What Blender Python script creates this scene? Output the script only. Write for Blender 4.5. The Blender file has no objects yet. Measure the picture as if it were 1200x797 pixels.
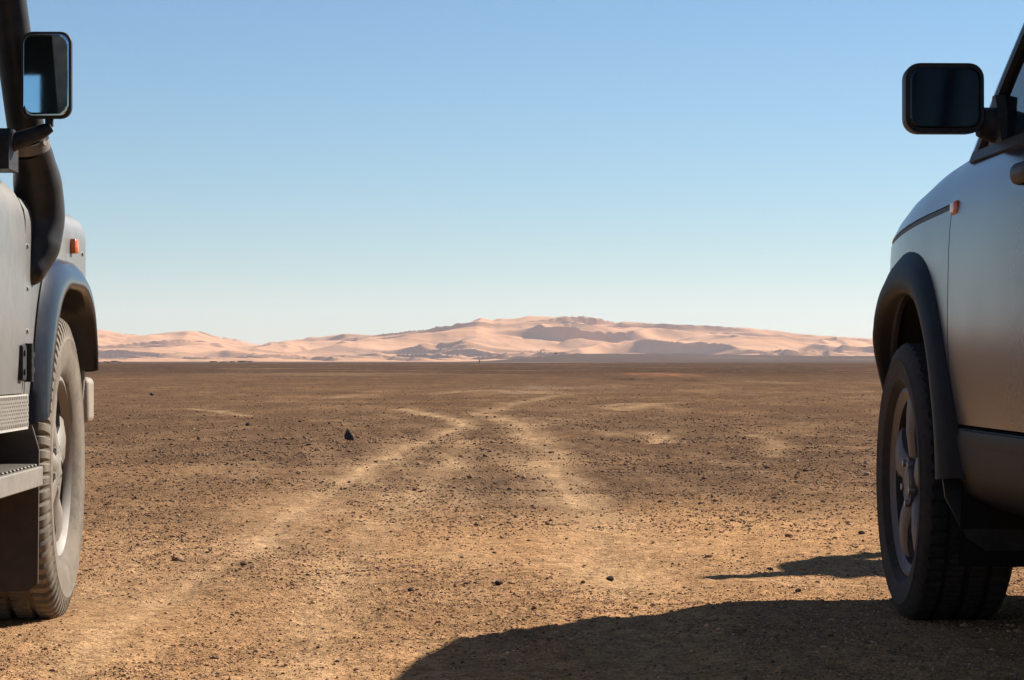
import bpy, bmesh, math, random
import numpy as np
from mathutils import Vector, Matrix, Euler

R = math.radians
random.seed(7)
rng = np.random.default_rng(11)
sc = bpy.context.scene
col = sc.collection

# ------------------------------------------------------------------ camera, sky, sun, exposure
CAM_H = 0.65
cd = bpy.data.cameras.new('camera'); cam = bpy.data.objects.new('camera', cd); col.objects.link(cam)
cd.sensor_width = 36.0; cd.lens = 36.0 * 3000 / 1200
cd.clip_start = 0.05; cd.clip_end = 40000
cam.location = (0, 0, CAM_H); cam.rotation_euler = (R(90 + 0.468), 0, 0)
sc.camera = cam

SUN_EL, SUN_AZ = R(32.3), R(49.0)           # azimuth clockwise from +Y (straight ahead)
world = bpy.data.worlds.new('World'); sc.world = world; world.use_nodes = True
nt = world.node_tree
bg = nt.nodes['Background']
sky = nt.nodes.new('ShaderNodeTexSky'); sky.sky_type = 'NISHITA'; sky.sun_disc = False
sky.sun_elevation = SUN_EL; sky.sun_rotation = SUN_AZ
sky.altitude = 800; sky.air_density = 1.05; sky.dust_density = 0.0; sky.ozone_density = 5.5
tint = nt.nodes.new('ShaderNodeMix'); tint.data_type = 'RGBA'; tint.blend_type = 'MULTIPLY'; tint.inputs[0].default_value = 1.0
tint.inputs[7].default_value = (0.95, 1.035, 1.06, 1)          # white balance of the picture
nt.links.new(sky.outputs[0], tint.inputs[6]); nt.links.new(tint.outputs[2], bg.inputs[0]); bg.inputs[1].default_value = 0.05

sl = bpy.data.lights.new('sun', 'SUN'); sun = bpy.data.objects.new('sun', sl); col.objects.link(sun)
sl.energy = 5.0; sl.angle = R(0.53); sl.color = (1.0, 0.94, 0.85)
sdir = Vector((math.cos(SUN_EL) * math.sin(SUN_AZ), math.cos(SUN_EL) * math.cos(SUN_AZ), math.sin(SUN_EL)))
sun.rotation_euler = sdir.to_track_quat('Z', 'Y').to_euler()
sun.location = (20, 20, 30)

vs = sc.view_settings
vs.view_transform = 'Standard'; vs.look = 'None'; vs.gamma = 1.0; vs.exposure = 0.88
vs.use_curve_mapping = False
sc.cycles.max_bounces = 8; sc.cycles.transparent_max_bounces = 12; sc.cycles.volume_bounces = 1

# ------------------------------------------------------------------ numpy noise
def _h(ix, iy, seed):
    n = (ix.astype(np.int64) * 374761393 + iy.astype(np.int64) * 668265263 + seed * 974711) & 0xffffffff
    n = ((n ^ (n >> 13)) * 1274126177) & 0xffffffff
    n = n ^ (n >> 16)
    return (n & 0xffff) / 65535.0 * 2 * np.pi

def perlin(x, y, seed=0):
    ix, iy = np.floor(x), np.floor(y); fx, fy = x - ix, y - iy
    u, v = fx * fx * fx * (fx * (fx * 6 - 15) + 10), fy * fy * fy * (fy * (fy * 6 - 15) + 10)
    def g(ox, oy):
        a = _h(ix + ox, iy + oy, seed)
        return np.cos(a) * (fx - ox) + np.sin(a) * (fy - oy)
    a = g(0, 0) * (1 - u) + g(1, 0) * u
    b = g(0, 1) * (1 - u) + g(1, 1) * u
    return (a * (1 - v) + b * v) * 1.5

def fbm(x, y, oct=4, seed=0, gain=0.5):
    s, a, f = 0, 1, 1
    for k in range(oct):
        s = s + a * perlin(x * f + k * 17.3, y * f - k * 9.1, seed + k); a *= gain; f *= 2.03
    return s

def sstep(a, b, x):
    t = np.clip((x - a) / (b - a), 0, 1); return t * t * (3 - 2 * t)

# ------------------------------------------------------------------ object helpers
def tag(o, label=None, cat=None, group=None, kind=None):
    if label: o['label'] = label
    if cat: o['category'] = cat
    if group: o['group'] = group
    if kind: o['kind'] = kind
    return o

def empty(name, loc=(0, 0, 0), rz=0.0, parent=None):
    o = bpy.data.objects.new(name, None); col.objects.link(o)
    o.location = loc; o.rotation_euler = (0, 0, rz); o.empty_display_size = 0.2
    if parent: o.parent = parent
    return o

class MB:
    """collects pieces of ONE mesh"""
    def __init__(s): s.v = []; s.f = []
    def add(s, verts, faces):
        b = len(s.v); s.v += [tuple(p) for p in verts]; s.f += [tuple(i + b for i in f) for f in faces]; return s
    def box(s, x0, x1, y0, y1, z0, z1):
        v = [(x, y, z) for z in (z0, z1) for y in (y0, y1) for x in (x0, x1)]
        return s.add(v, [(0, 2, 3, 1), (4, 5, 7, 6), (0, 1, 5, 4), (2, 6, 7, 3), (0, 4, 6, 2), (1, 3, 7, 5)])
    def grid(s, rows, closed=False):
        n = len(rows[0]); v = [p for r in rows for p in r]; f = []
        for i in range(len(rows) - 1):
            for j in range(n if closed else n - 1):
                k = (j + 1) % n
                f.append((i * n + j, i * n + k, (i + 1) * n + k, (i + 1) * n + j))
        return s.add(v, f)
    def loft(s, rows):
        """closed rings with both ends capped"""
        n = len(rows[0]); s.grid(rows, True); b = len(s.v) - n * len(rows)
        s.f.append(tuple(b + j for j in range(n))[::-1]); s.f.append(tuple(b + (len(rows) - 1) * n + j for j in range(n)))
        return s
    def tube(s, pts, rad, n=14, sub=6, flat=1.0):
        pts = [Vector(p) for p in pts]; rad = rad if isinstance(rad, (list, tuple)) else [rad] * len(pts)
        P, Q = [], []
        for i in range(len(pts) - 1):
            p0, p1, p2, p3 = pts[max(i - 1, 0)], pts[i], pts[i + 1], pts[min(i + 2, len(pts) - 1)]
            for k in range(sub):
                t = k / sub
                P.append(0.5 * ((2 * p1) + (p2 - p0) * t + (2 * p0 - 5 * p1 + 4 * p2 - p3) * t * t + (3 * p1 - p0 - 3 * p2 + p3) * t ** 3))
                e = t * t * (3 - 2 * t)
                Q.append(rad[i] * (1 - e) + rad[i + 1] * e)
        P.append(pts[-1]); Q.append(rad[-1])
        rows = []; up = None
        for i, p in enumerate(P):
            d = (P[min(i + 1, len(P) - 1)] - P[max(i - 1, 0)]).normalized()
            if up is None: up = Vector((0, 0, 1)) if abs(d.z) < 0.9 else Vector((0, 1, 0))
            a = d.cross(up).normalized(); b = a.cross(d).normalized(); up = b
            rows.append([p + Q[i] * (math.cos(2 * math.pi * k / n) * a * flat + math.sin(2 * math.pi * k / n) * b) for k in range(n)])
        return s.loft(rows)
    def lathe(s, prof, n=64, cx=0, cy=0, cz=0, closed=True):
        """profile of (r, x) turned about the X axis"""
        rows = []
        for r, x in prof:
            rows.append([(cx + x, cy + r * math.cos(2 * math.pi * k / n), cz + r * math.sin(2 * math.pi * k / n)) for k in range(n)])
        return s.grid(rows, True)
    def rrect(s, cx, cy, cz, w, h, d, r, n=6, taper=0.9, axis='y', bulge=0.0):
        """rounded block: w along x, h along z, depth d along +y, back smaller"""
        def ring(y, k):
            out = []
            for qx, qz, a0 in ((1, 1, 0), (-1, 1, 90), (-1, -1, 180), (1, -1, 270)):
                for i in range(n + 1):
                    a = R(a0 + 90 * i / n)
                    out.append((cx + k * (qx * (w / 2 - r) + r * math.cos(a)), y, cz + k * (qz * (h / 2 - r) + r * math.sin(a))))
            return out
        rows = [ring(cy, 0.93), ring(cy, 0.985), ring(cy + 0.12 * d, 1.0), ring(cy + 0.5 * d, 0.98), ring(cy + 0.85 * d, taper), ring(cy + d, taper * 0.8)]
        return s.loft(rows)
    def build(s, name, mat, parent=None, smooth=True, bevel=0, solid=0, angle=38, sub=0):
        me = bpy.data.meshes.new(name); me.from_pydata(s.v, [], s.f); me.validate(); me.update()
        bm = bmesh.new(); bm.from_mesh(me)
        bmesh.ops.remove_doubles(bm, verts=bm.verts, dist=1e-5)
        bmesh.ops.recalc_face_normals(bm, faces=bm.faces); bm.to_mesh(me); bm.free()
        me.materials.append(mat)
        if smooth:
            me.polygons.foreach_set('use_smooth', [True] * len(me.polygons))
            me.set_sharp_from_angle(angle=R(angle))
        o = bpy.data.objects.new(name, me); col.objects.link(o)
        if parent: o.parent = parent
        if solid:
            m = o.modifiers.new('thick', 'SOLIDIFY'); m.thickness = solid; m.offset = 0
            if smooth: e_ = o.modifiers.new('edges', 'EDGE_SPLIT'); e_.split_angle = R(angle)
        if bevel:
            m = o.modifiers.new('bevel', 'BEVEL'); m.width = bevel; m.segments = 3; m.limit_method = 'ANGLE'; m.harden_normals = False
        if sub:
            m = o.modifiers.new('sub', 'SUBSURF'); m.levels = sub; m.render_levels = sub
        return o

def lerp_tab(tab, x):
    xs = [t[0] for t in tab]; ys = [t[1] for t in tab]
    return float(np.interp(x, xs, ys))

def smooth_tab(tab, x):
    """cubic through table"""
    xs = [t[0] for t in tab]; ys = [t[1] for t in tab]
    if x <= xs[0]: return ys[0]
    if x >= xs[-1]: return ys[-1]
    i = max(k for k in range(len(xs) - 1) if xs[k] <= x)
    h = xs[i + 1] - xs[i]; t = (x - xs[i]) / h
    def sl_(k):
        if k == 0: return (ys[1] - ys[0]) / (xs[1] - xs[0])
        if k == len(xs) - 1: return (ys[-1] - ys[-2]) / (xs[-1] - xs[-2])
        return (ys[k + 1] - ys[k - 1]) / (xs[k + 1] - xs[k - 1])
    m0, m1 = sl_(i) * h, sl_(i + 1) * h
    return (2 * t ** 3 - 3 * t * t + 1) * ys[i] + (t ** 3 - 2 * t * t + t) * m0 + (-2 * t ** 3 + 3 * t * t) * ys[i + 1] + (t ** 3 - t * t) * m1

def path(pts, n):
    """resample a smooth 2-D path to n points"""
    out = []
    for i in range(len(pts) - 1):
        p0, p1, p2, p3 = [np.array(pts[j], float) for j in (max(i - 1, 0), i, i + 1, min(i + 2, len(pts) - 1))]
        for k in range(24):
            t = k / 24
            out.append(0.5 * (2 * p1 + (p2 - p0) * t + (2 * p0 - 5 * p1 + 4 * p2 - p3) * t * t + (3 * p1 - p0 - 3 * p2 + p3) * t ** 3))
    out.append(np.array(pts[-1], float)); out = np.array(out)
    d = np.concatenate([[0], np.cumsum(np.linalg.norm(np.diff(out, axis=0), axis=1))])
    s = np.linspace(0, d[-1], n)
    return np.stack([np.interp(s, d, out[:, k]) for k in range(out.shape[1])], 1)

# ------------------------------------------------------------------ materials
class NT:
    def __init__(s, m): s.t = m.node_tree; s.n = s.t.nodes
    def new(s, typ, **kw):
        nd = s.n.new(typ)
        for k, v in kw.items(): setattr(nd, k, v)
        return nd
    def link(s, a, b): s.t.links.new(a, b)
    def noise(s, vec, scale, detail=4, rough=0.55):
        nd = s.new('ShaderNodeTexNoise'); nd.inputs['Scale'].default_value = scale
        nd.inputs['Detail'].default_value = detail; nd.inputs['Roughness'].default_value = rough
        s.link(vec, nd.inputs['Vector']); return nd.outputs['Fac']
    def ramp(s, fac, stops):
        nd = s.new('ShaderNodeValToRGB'); cr = nd.color_ramp
        while len(cr.elements) < len(stops): cr.elements.new(0.5)
        for e, (p, c) in zip(cr.elements, stops):
            e.position = p; e.color = (c[0], c[1], c[2], 1) if not isinstance(c, (int, float)) else (c, c, c, 1)
        s.link(fac, nd.inputs['Fac']); return nd.outputs['Color']
    def mix(s, fac, a, b, mode='MIX'):
        nd = s.new('ShaderNodeMix', data_type='RGBA', blend_type=mode)
        for sock, v in ((nd.inputs[0], fac), (nd.inputs[6], a), (nd.inputs[7], b)):
            if isinstance(v, (int, float)): sock.default_value = v
            elif isinstance(v, tuple): sock.default_value = (v[0], v[1], v[2], 1)
            else: s.link(v, sock)
        return nd.outputs[2]
    def math(s, op, a, b=0.0):
        nd = s.new('ShaderNodeMath', operation=op)
        for k, v in ((0, a), (1, b)):
            if isinstance(v, (int, float)): nd.inputs[k].default_value = v
            else: s.link(v, nd.inputs[k])
        return nd.outputs[0]
    def bump(s, h, strength, dist):
        nd = s.new('ShaderNodeBump'); nd.inputs['Strength'].default_value = strength
        nd.inputs['Distance'].default_value = dist; s.link(h, nd.inputs['Height']); return nd.outputs['Normal']

def new_mat(name):
    m = bpy.data.materials.new(name); m.use_nodes = True
    return m, NT(m), m.node_tree.nodes['Principled BSDF']

DUST = (0.36, 0.27, 0.19)
def surf(name, color, rough=0.5, metal=0.0, dust=0.0, dust_col=DUST, dust_scale=5.0, bump=0.0, bump_scale=60, coat=0.0, var=0.12, spec=0.5, coat_rough=0.08, fine=0.35):
    m, n, b = new_mat(name)
    tc = n.new('ShaderNodeTexCoord').outputs['Object']
    v = n.noise(tc, dust_scale, 6, 0.62)
    v2 = n.noise(tc, dust_scale * 9, 4, 0.6)
    c = n.mix(n.ramp(v2, [(0.3, 0), (0.7, 1)]), tuple(max(0, x * (1 - var)) for x in color), tuple(x * (1 + var) for x in color))
    if dust:
        mk = n.math('MULTIPLY', n.math('ADD', n.math('MULTIPLY', v, 0.75), n.math('MULTIPLY', v2, fine)), 1.0)
        d = n.ramp(mk, [(0.42 - 0.25 * dust, 0), (0.80 - 0.2 * dust, min(1.0, dust))])
        c = n.mix(d, c, dust_col)
        rg = n.math('ADD', n.math('MULTIPLY', d, 0.75 - rough if rough < 0.75 else 0.0), rough)
        n.link(rg, b.inputs['Roughness'])
        if metal:
            n.link(n.math('MULTIPLY', n.math('SUBTRACT', 1.0, d), metal), b.inputs['Metallic'])
    else:
        b.inputs['Roughness'].default_value = rough; b.inputs['Metallic'].default_value = metal
    n.link(c, b.inputs['Base Color'])
    b.inputs['Specular IOR Level'].default_value = spec
    b.inputs['Coat Weight'].default_value = coat; b.inputs['Coat Roughness'].default_value = coat_rough
    if bump:
        n.link(n.bump(n.noise(tc, bump_scale, 5, 0.6), bump, 0.002), b.inputs['Normal'])
    return m

M = {}
M['paint_grey'] = surf('dusty_grey_paint', (0.145, 0.143, 0.135), 0.40, 0.2, dust=0.45, dust_col=(0.25, 0.21, 0.165), dust_scale=3.0, coat=0.25, coat_rough=0.2, var=0.06)
M['paint_silver'] = surf('silver_paint', (0.100, 0.083, 0.089), 0.22, 0.5, dust=0.24, dust_col=(0.15, 0.12, 0.105), dust_scale=1.3, fine=0.05, coat=0.08, coat_rough=0.2, spec=0.35, var=0.05)
M['gloss_black'] = surf('glossy_dark_plastic', (0.013, 0.013, 0.015), 0.20, 0.0, dust=0.04, dust_scale=4.0, coat=0.04, coat_rough=0.06, var=0.1, spec=0.22)
M['black_plastic'] = surf('black_plastic', (0.012, 0.012, 0.014), 0.5, 0, spec=0.25, dust=0.12, var=0.2, bump=0.12, bump_scale=220)
M['trim_plastic'] = surf('dark_trim_plastic', (0.012, 0.012, 0.015), 0.55, 0, spec=0.14, dust=0.02, dust_scale=3, var=0.15, bump=0.15, bump_scale=260)
M['snorkel'] = surf('dusty_black_plastic', (0.013, 0.013, 0.014), 0.40, 0, spec=0.3, dust=0.10, dust_scale=3.5, var=0.15, bump=0.08, bump_scale=150)
M['tyre_dusty'] = surf('dusty_tyre_rubber', (0.045, 0.042, 0.038), 0.85, 0, dust=0.78, dust_col=(0.25, 0.20, 0.145), dust_scale=7, var=0.2, bump=0.25, bump_scale=90, spec=0.25)
M['tyre'] = surf('tyre_rubber', (0.022, 0.021, 0.021), 0.8, 0, dust=0.25, dust_col=(0.16, 0.11, 0.08), dust_scale=6, var=0.2, bump=0.2, bump_scale=90, spec=0.25)
M['alloy_dusty'] = surf('dusty_alloy', (0.18, 0.165, 0.14), 0.5, 0.2, dust=0.6, dust_col=(0.22, 0.17, 0.12), dust_scale=9)
M['alloy'] = surf('silver_alloy', (0.115, 0.098, 0.094), 0.5, 0.15, dust=0.3, dust_col=(0.18, 0.13, 0.105), dust_scale=7)
M['brake'] = surf('brake_iron', (0.022, 0.018, 0.016), 0.7, 0.2, dust=0.12, dust_scale=12)
M['rubber_brown'] = surf('mud_flap_rubber', (0.030, 0.022, 0.018), 0.65, 0, dust=0.22, dust_col=(0.15, 0.10, 0.07), dust_scale=4)
M['under'] = surf('underbody', (0.012, 0.010, 0.009), 0.85, 0, spec=0.2, dust=0.2, dust_col=(0.05, 0.036, 0.026), dust_scale=4)
M['chequer'] = surf('aluminium_plate', (0.55, 0.52, 0.46), 0.45, 0.35, dust=0.35, dust_scale=8)
M['step'] = surf('painted_step_steel', (0.09, 0.088, 0.085), 0.6, 0.1, dust=0.7, dust_col=(0.28, 0.23, 0.17), dust_scale=5)
M['bumper_cap'] = surf('dusty_bumper_plastic', (0.20, 0.17, 0.13), 0.6, 0, dust=0.75, dust_col=(0.30, 0.23, 0.16), dust_scale=6)
M['orange'] = surf('orange_lens', (0.75, 0.14, 0.02), 0.22, 0, dust=0.12, dust_scale=20, coat=0.4)
M['red_lens'] = surf('red_lens', (0.35, 0.02, 0.02), 0.2, 0, coat=0.4)
M['clear_lens'] = surf('clear_lens', (0.6, 0.6, 0.6), 0.1, 0.3, coat=0.5)
M['clamp'] = surf('dusty_clamp', (0.16, 0.13, 0.10), 0.45, 0.4, dust=0.4, dust_scale=12)
M['seat'] = surf('seat_cloth', (0.09, 0.09, 0.085), 0.9, 0, var=0.2, bump=0.2, bump_scale=300)
M['steel'] = surf('worn_steel', (0.35, 0.33, 0.3), 0.4, 0.9, dust=0.3, dust_scale=15)
M['mirror'] = surf('mirror_glass', (0.52, 0.72, 0.84), 0.02, 1.0, dust=0.02, dust_scale=9, var=0.02)
M['mirror_dark'] = surf('dark_mirror_glass', (0.022, 0.024, 0.032), 0.08, 1.0, dust=0.04, dust_scale=9, var=0.02)
M['rock'] = surf('dark_desert_rock', (0.040, 0.032, 0.027), 0.9, 0, spec=0.15, dust=0.12, dust_scale=25, bump=0.6, bump_scale=60, var=0.3)
M['leaf'] = surf('dry_scrub_leaf', (0.075, 0.07, 0.04), 0.8, 0, var=0.35, dust_scale=3)
M['wood'] = surf('weathered_wood', (0.10, 0.07, 0.05), 0.85, 0, var=0.3)
M['cloth'] = surf('dark_clothing', (0.05, 0.055, 0.075), 0.9, 0, var=0.2)
M['skin'] = surf('skin', (0.36, 0.21, 0.14), 0.6, 0, var=0.08)
M['hair'] = surf('dark_hair', (0.03, 0.02, 0.015), 0.6, 0, var=0.2)

def glass_mat(name, tint, gloss=1.0):
    m, n, b = new_mat(name); n.n.remove(b)
    out = n.n['Material Output']
    tr = n.new('ShaderNodeBsdfTransparent'); tr.inputs[0].default_value = (*tint, 1)
    gl = n.new('ShaderNodeBsdfGlossy'); gl.inputs['Roughness'].default_value = 0.03
    fr = n.new('ShaderNodeFresnel'); fr.inputs[0].default_value = 1.5
    mx = n.new('ShaderNodeMixShader')
    n.link(n.math('MULTIPLY', fr.outputs[0], gloss), mx.inputs[0]); n.link(tr.outputs[0], mx.inputs[1]); n.link(gl.outputs[0], mx.inputs[2])
    n.link(mx.outputs[0], out.inputs[0]); return m
M['glass'] = glass_mat('window_glass', (0.62, 0.70, 0.66)); M['glass_clear'] = glass_mat('clear_window_glass', (0.88, 0.92, 0.92))

# ground: soil colour comes from a per-vertex map of dust, gravel and wheel tracks; fine grain from noise
gm, n, b = new_mat('desert_ground')
tc = n.new('ShaderNodeTexCoord').outputs['Object']
at = n.new('ShaderNodeAttribute', attribute_name='soil')
f1 = n.ramp(n.noise(tc, 14, 6, 0.65), [(0.30, 0.62), (0.5, 1.0), (0.72, 1.28)])
f2 = n.ramp(n.noise(tc, 75, 5, 0.7), [(0.32, 0.50), (0.5, 1.0), (0.70, 1.40)])
f3 = n.ramp(n.noise(tc, 1.3, 8, 0.68), [(0.30, 0.84), (0.5, 1.0), (0.72, 1.12)])
f4 = n.ramp(n.noise(tc, 0.11, 8, 0.7), [(0.30, 0.88), (0.5, 1.0), (0.72, 1.10)])
c = n.mix(1.0, at.outputs['Color'], f1, 'MULTIPLY'); c = n.mix(0.9, c, f2, 'MULTIPLY')
c = n.mix(1.0, c, f3, 'MULTIPLY'); c = n.mix(1.0, c, f4, 'MULTIPLY')
n.link(c, b.inputs['Base Color']); b.inputs['Roughness'].default_value = 1.0; b.inputs['Specular IOR Level'].default_value = 0.0
hgt = n.math('ADD', n.math('MULTIPLY', n.noise(tc, 22, 6, 0.7), 1.0), n.math('MULTIPLY', n.noise(tc, 110, 4, 0.65), 0.35))
n.link(n.bump(hgt, 0.9, 0.03), b.inputs['Normal'])
M['ground'] = gm

dm, n, b = new_mat('dune_sand')
tc = n.new('ShaderNodeTexCoord').outputs['Object']
v = n.noise(tc, 0.004, 7, 0.6); v2 = n.noise(tc, 0.05, 5, 0.6)
c = n.mix(n.ramp(v, [(0.35, 0), (0.65, 1)]), (0.58, 0.300, 0.150), (0.66, 0.360, 0.195))
c = n.mix(n.ramp(v2, [(0.4, 0.0), (0.7, 0.25)]), c, (0.46, 0.265, 0.17))
n.link(c, b.inputs['Base Color']); b.inputs['Roughness'].default_value = 1.0; b.inputs['Specular IOR Level'].default_value = 0.0
M['sand'] = dm

sm, n, b = new_mat('gravel_stone')
at = n.new('ShaderNodeAttribute', attribute_name='tint')
tc = n.new('ShaderNodeTexCoord').outputs['Object']
c = n.mix(0.8, at.outputs['Color'], n.ramp(n.noise(tc, 120, 3), [(0.3, 0.7), (0.7, 1.25)]), 'MULTIPLY')
n.link(c, b.inputs['Base Color']); b.inputs['Roughness'].default_value = 0.95; b.inputs['Specular IOR Level'].default_value = 0.08
M['gravel'] = sm

# ------------------------------------------------------------------ the plain
HOR, FPX = 423.0, 3000.0
def W(px, py):                                   # photo pixel on flat ground -> world x, y
    d = CAM_H * FPX / (py - HOR); return ((px - 600) * d / FPX, d)

CAR_L = (-2.00, 6.52); CAR_R = (1.897, 6.52); TH = 0.028
tracks = [
    ([(-10, 850), (60, 797), (130, 742), (212, 692), (300, 640), (345, 602), (410, 560), (445, 540), (495, 518), (537, 500), (542, 493), (520, 486), (478, 479)], 0.18, 0.55),
    ([(-10, 850), (60, 797), (130, 742), (212, 692), (300, 640), (345, 602), (410, 560), (445, 540), (495, 518), (537, 500), (542, 493), (520, 486), (478, 479)], 0.080, 0.82),
    ([(-120, 800), (0, 747), (120, 690), (235, 632), (330, 578), (400, 545)], 0.10, 0.24),
    ([(180, 850), (250, 775), (330, 700), (390, 640), (440, 590), (480, 555)], 0.13, 0.22),
    ([(300, 850), (360, 745), (410, 667), (440, 622), (472, 590), (505, 565), (530, 540), (545, 515)], 0.13, 0.50),
    ([(520, 850), (535, 740), (545, 660), (552, 600), (556, 560)], 0.14, 0.16),
    ([(735, 700), (700, 630), (672, 585), (650, 548), (632, 520), (612, 499), (585, 487), (560, 482)], 0.19, 0.58),
    ([(735, 700), (700, 630), (672, 585), (650, 548), (632, 520), (612, 499), (585, 487), (560, 482)], 0.08, 0.72),
    ([(860, 850), (740, 720), (690, 650), (640, 590), (615, 540), (600, 520)], 0.13, 0.26),
    ([(395, 466), (440, 463), (510, 460), (580, 458), (640, 460), (665, 464)], 0.40, 0.45),
    ([(770, 520), (775, 511), (762, 505)], 0.10, 0.65),
    ([(905, 535), (906, 515), (880, 508)], 0.11, 0.45),
    ([(725, 480), (780, 473), (860, 472), (930, 472)], 0.25, 0.5),
    ([(700, 478), (735, 474), (800, 480)], 0.18, 0.35),
    ([(560, 484), (620, 470), (660, 465)], 0.18, 0.45),
    ([(215, 477), (270, 482), (297, 487)], 0.12, 0.5),
]
def track_mask(X, Y):
    t = np.zeros_like(X)
    near = (Y > 3.5) & (Y < 75) & (np.abs(X) < 12)
    x, y = X[near], Y[near]
    tt = np.zeros_like(x)
    for pts, w, s in tracks:
        P = path([W(*p) for p in pts], 40)
        d = np.full_like(x, 1e9)
        for i in range(len(P) - 1):
            a, bb = P[i], P[i + 1]; e = bb - a; L = max(1e-9, e @ e)
            k = np.clip(((x - a[0]) * e[0] + (y - a[1]) * e[1]) / L, 0, 1)
            d = np.minimum(d, np.hypot(x - a[0] - k * e[0], y - a[1] - k * e[1]))
        edge = w * (1 + 0.35 * fbm(x * 3.1, y * 1.1, 3, 40))
        tt = np.maximum(tt, s * np.exp(-(d / np.maximum(edge, 0.03)) ** 2))
    t[near] = tt
    return t

def hill(X, Y):
    """the faint grey rise ahead on the right, and the step the plain makes before the dunes"""
    u = X / np.maximum(Y, 1)
    e = sstep(-0.022, 0.03, u) * (0.85 + 0.15 * np.sin(u * 35))
    return 6.3 * sstep(1000, 2000, Y) * e * (1 - sstep(3000, 3600, Y)) - 2.0 * sstep(2400, 3400, Y)

def ground_z(X, Y, fine=True):
    r = np.hypot(X, Y)
    z = hill(X, Y)
    z = z + 0.10 * fbm(X / 60, Y / 45, 3, 5) * sstep(25, 120, r) + 0.04 * fbm(X / 9, Y / 7, 3, 9) * sstep(10, 30, r)
    flat = np.ones_like(X)
    for cx, cy in ((CAR_L[0] + 0.74, CAR_L[1]), (CAR_R[0] - 0.76, CAR_R[1])):
        flat = np.minimum(flat, sstep(0.15, 0.9, np.hypot(X - cx, Y - cy)))
    zz = 0.018 * fbm(X * 0.9, Y * 0.7, 3, 21)
    if fine: zz = zz - 0.016 * track_mask(X, Y)
    if fine: zz = zz + 0.010 * fbm(X * 4.5, Y * 4.5, 4, 25, 0.6)
    return z + zz * flat * (1 - 0.5 * sstep(60, 200, r))

def soil_color(X, Y):
    r = np.hypot(X, Y)
    def cc(t): return np.array(t)[None, :]
    warm = cc((0.58, 0.320, 0.150)); gravel = cc((0.168, 0.098, 0.058)); far = cc((0.098, 0.060, 0.042)); dust = cc((0.60, 0.375, 0.200))
    m = sstep(4.0, 17, r + 4.0 * fbm(X * 0.25, Y * 0.12, 4, 51))
    m = np.clip(m + 0.22 * fbm(X * 0.9, Y * 0.35, 4, 61), 0, 1)[:, None]
    c = warm * (1 - m) + gravel * m
    f = sstep(40, 160, r)[:, None]; c = c * (1 - f) + far * f
    # dust blown thin over the gravel in patches
    p = np.clip(fbm(X * 0.9, Y * 0.45, 5, 71, 0.6) * 1.6 - 0.25, 0, 1) * (1 - 0.6 * sstep(12, 60, r))
    p2 = np.clip(fbm(X * 0.05, Y * 0.03, 5, 81, 0.6) * 1.5 - 0.45, 0, 1) * sstep(25, 60, r)
    t = track_mask(X, Y) * np.clip(0.86 + 0.42 * fbm(X * 3.2, Y * 0.8, 5, 91, 0.6), 0.40, 1.12)
    # the worn corridor between the ruts: faint bands along the way the cars drive
    cor = np.exp(-((X + 0.55 - 0.02 * Y) / (0.75 + 0.045 * Y)) ** 2) * (Y > 2) * (1 - sstep(20, 42, r))
    band = np.clip(fbm((X + 0.10 * Y) * 3.4, Y * 0.16, 4, 131, 0.6) * 1.5 + 0.1, 0, 1) * cor
    k = np.clip(0.20 * p + 0.16 * p2 + 0.9 * t + 0.24 * band, 0, 1)[:, None]
    c = c * (1 - k) + dust * k
    # far streaks, pale on the grey rise, a rusty patch, and hollows' shadow strips painted dark
    st = np.clip(fbm(X / 160, Y / 420, 5, 101, 0.62) * 1.8 - 0.5, 0, 1) * sstep(450, 1000, r)
    c = c * (1 - 0.6 * st[:, None]) + cc((0.34, 0.27, 0.23)) * 0.6 * st[:, None]
    gr = (sstep(700, 1300, r) * 0.7)[:, None]; c = c * (1 - gr) + cc((0.135, 0.105, 0.095)) * gr
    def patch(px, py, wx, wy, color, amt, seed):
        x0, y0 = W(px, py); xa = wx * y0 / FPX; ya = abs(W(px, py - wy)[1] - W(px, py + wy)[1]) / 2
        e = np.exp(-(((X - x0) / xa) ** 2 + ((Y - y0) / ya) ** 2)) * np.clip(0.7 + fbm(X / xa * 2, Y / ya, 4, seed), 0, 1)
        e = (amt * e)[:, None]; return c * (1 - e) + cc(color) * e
    c = patch(772, 438.5, 38, 1.6, (0.38, 0.17, 0.09), 0.9, 111)
    c = patch(893, 447, 22, 2.2, (0.36, 0.27, 0.13), 0.8, 112)
    c = patch(738, 444, 24, 0.8, (0.05, 0.035, 0.03), 0.9, 113)  # shade of a shallow hollow, put into the soil colour
    c = patch(812, 445, 10, 0.8, (0.05, 0.035, 0.03), 0.9, 114)  # same painted hollow shade, shorter strip
    c = patch(655, 455, 60, 2.0, (0.36, 0.25, 0.17), 0.6, 115)
    c = patch(605, 460, 40, 1.2, (0.42, 0.29, 0.19), 0.6, 116)
    c = patch(562, 600, 60, 14, (0.36, 0.20, 0.11), 0.5, 117)
    return np.clip(c, 0.01, 0.9)

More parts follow.
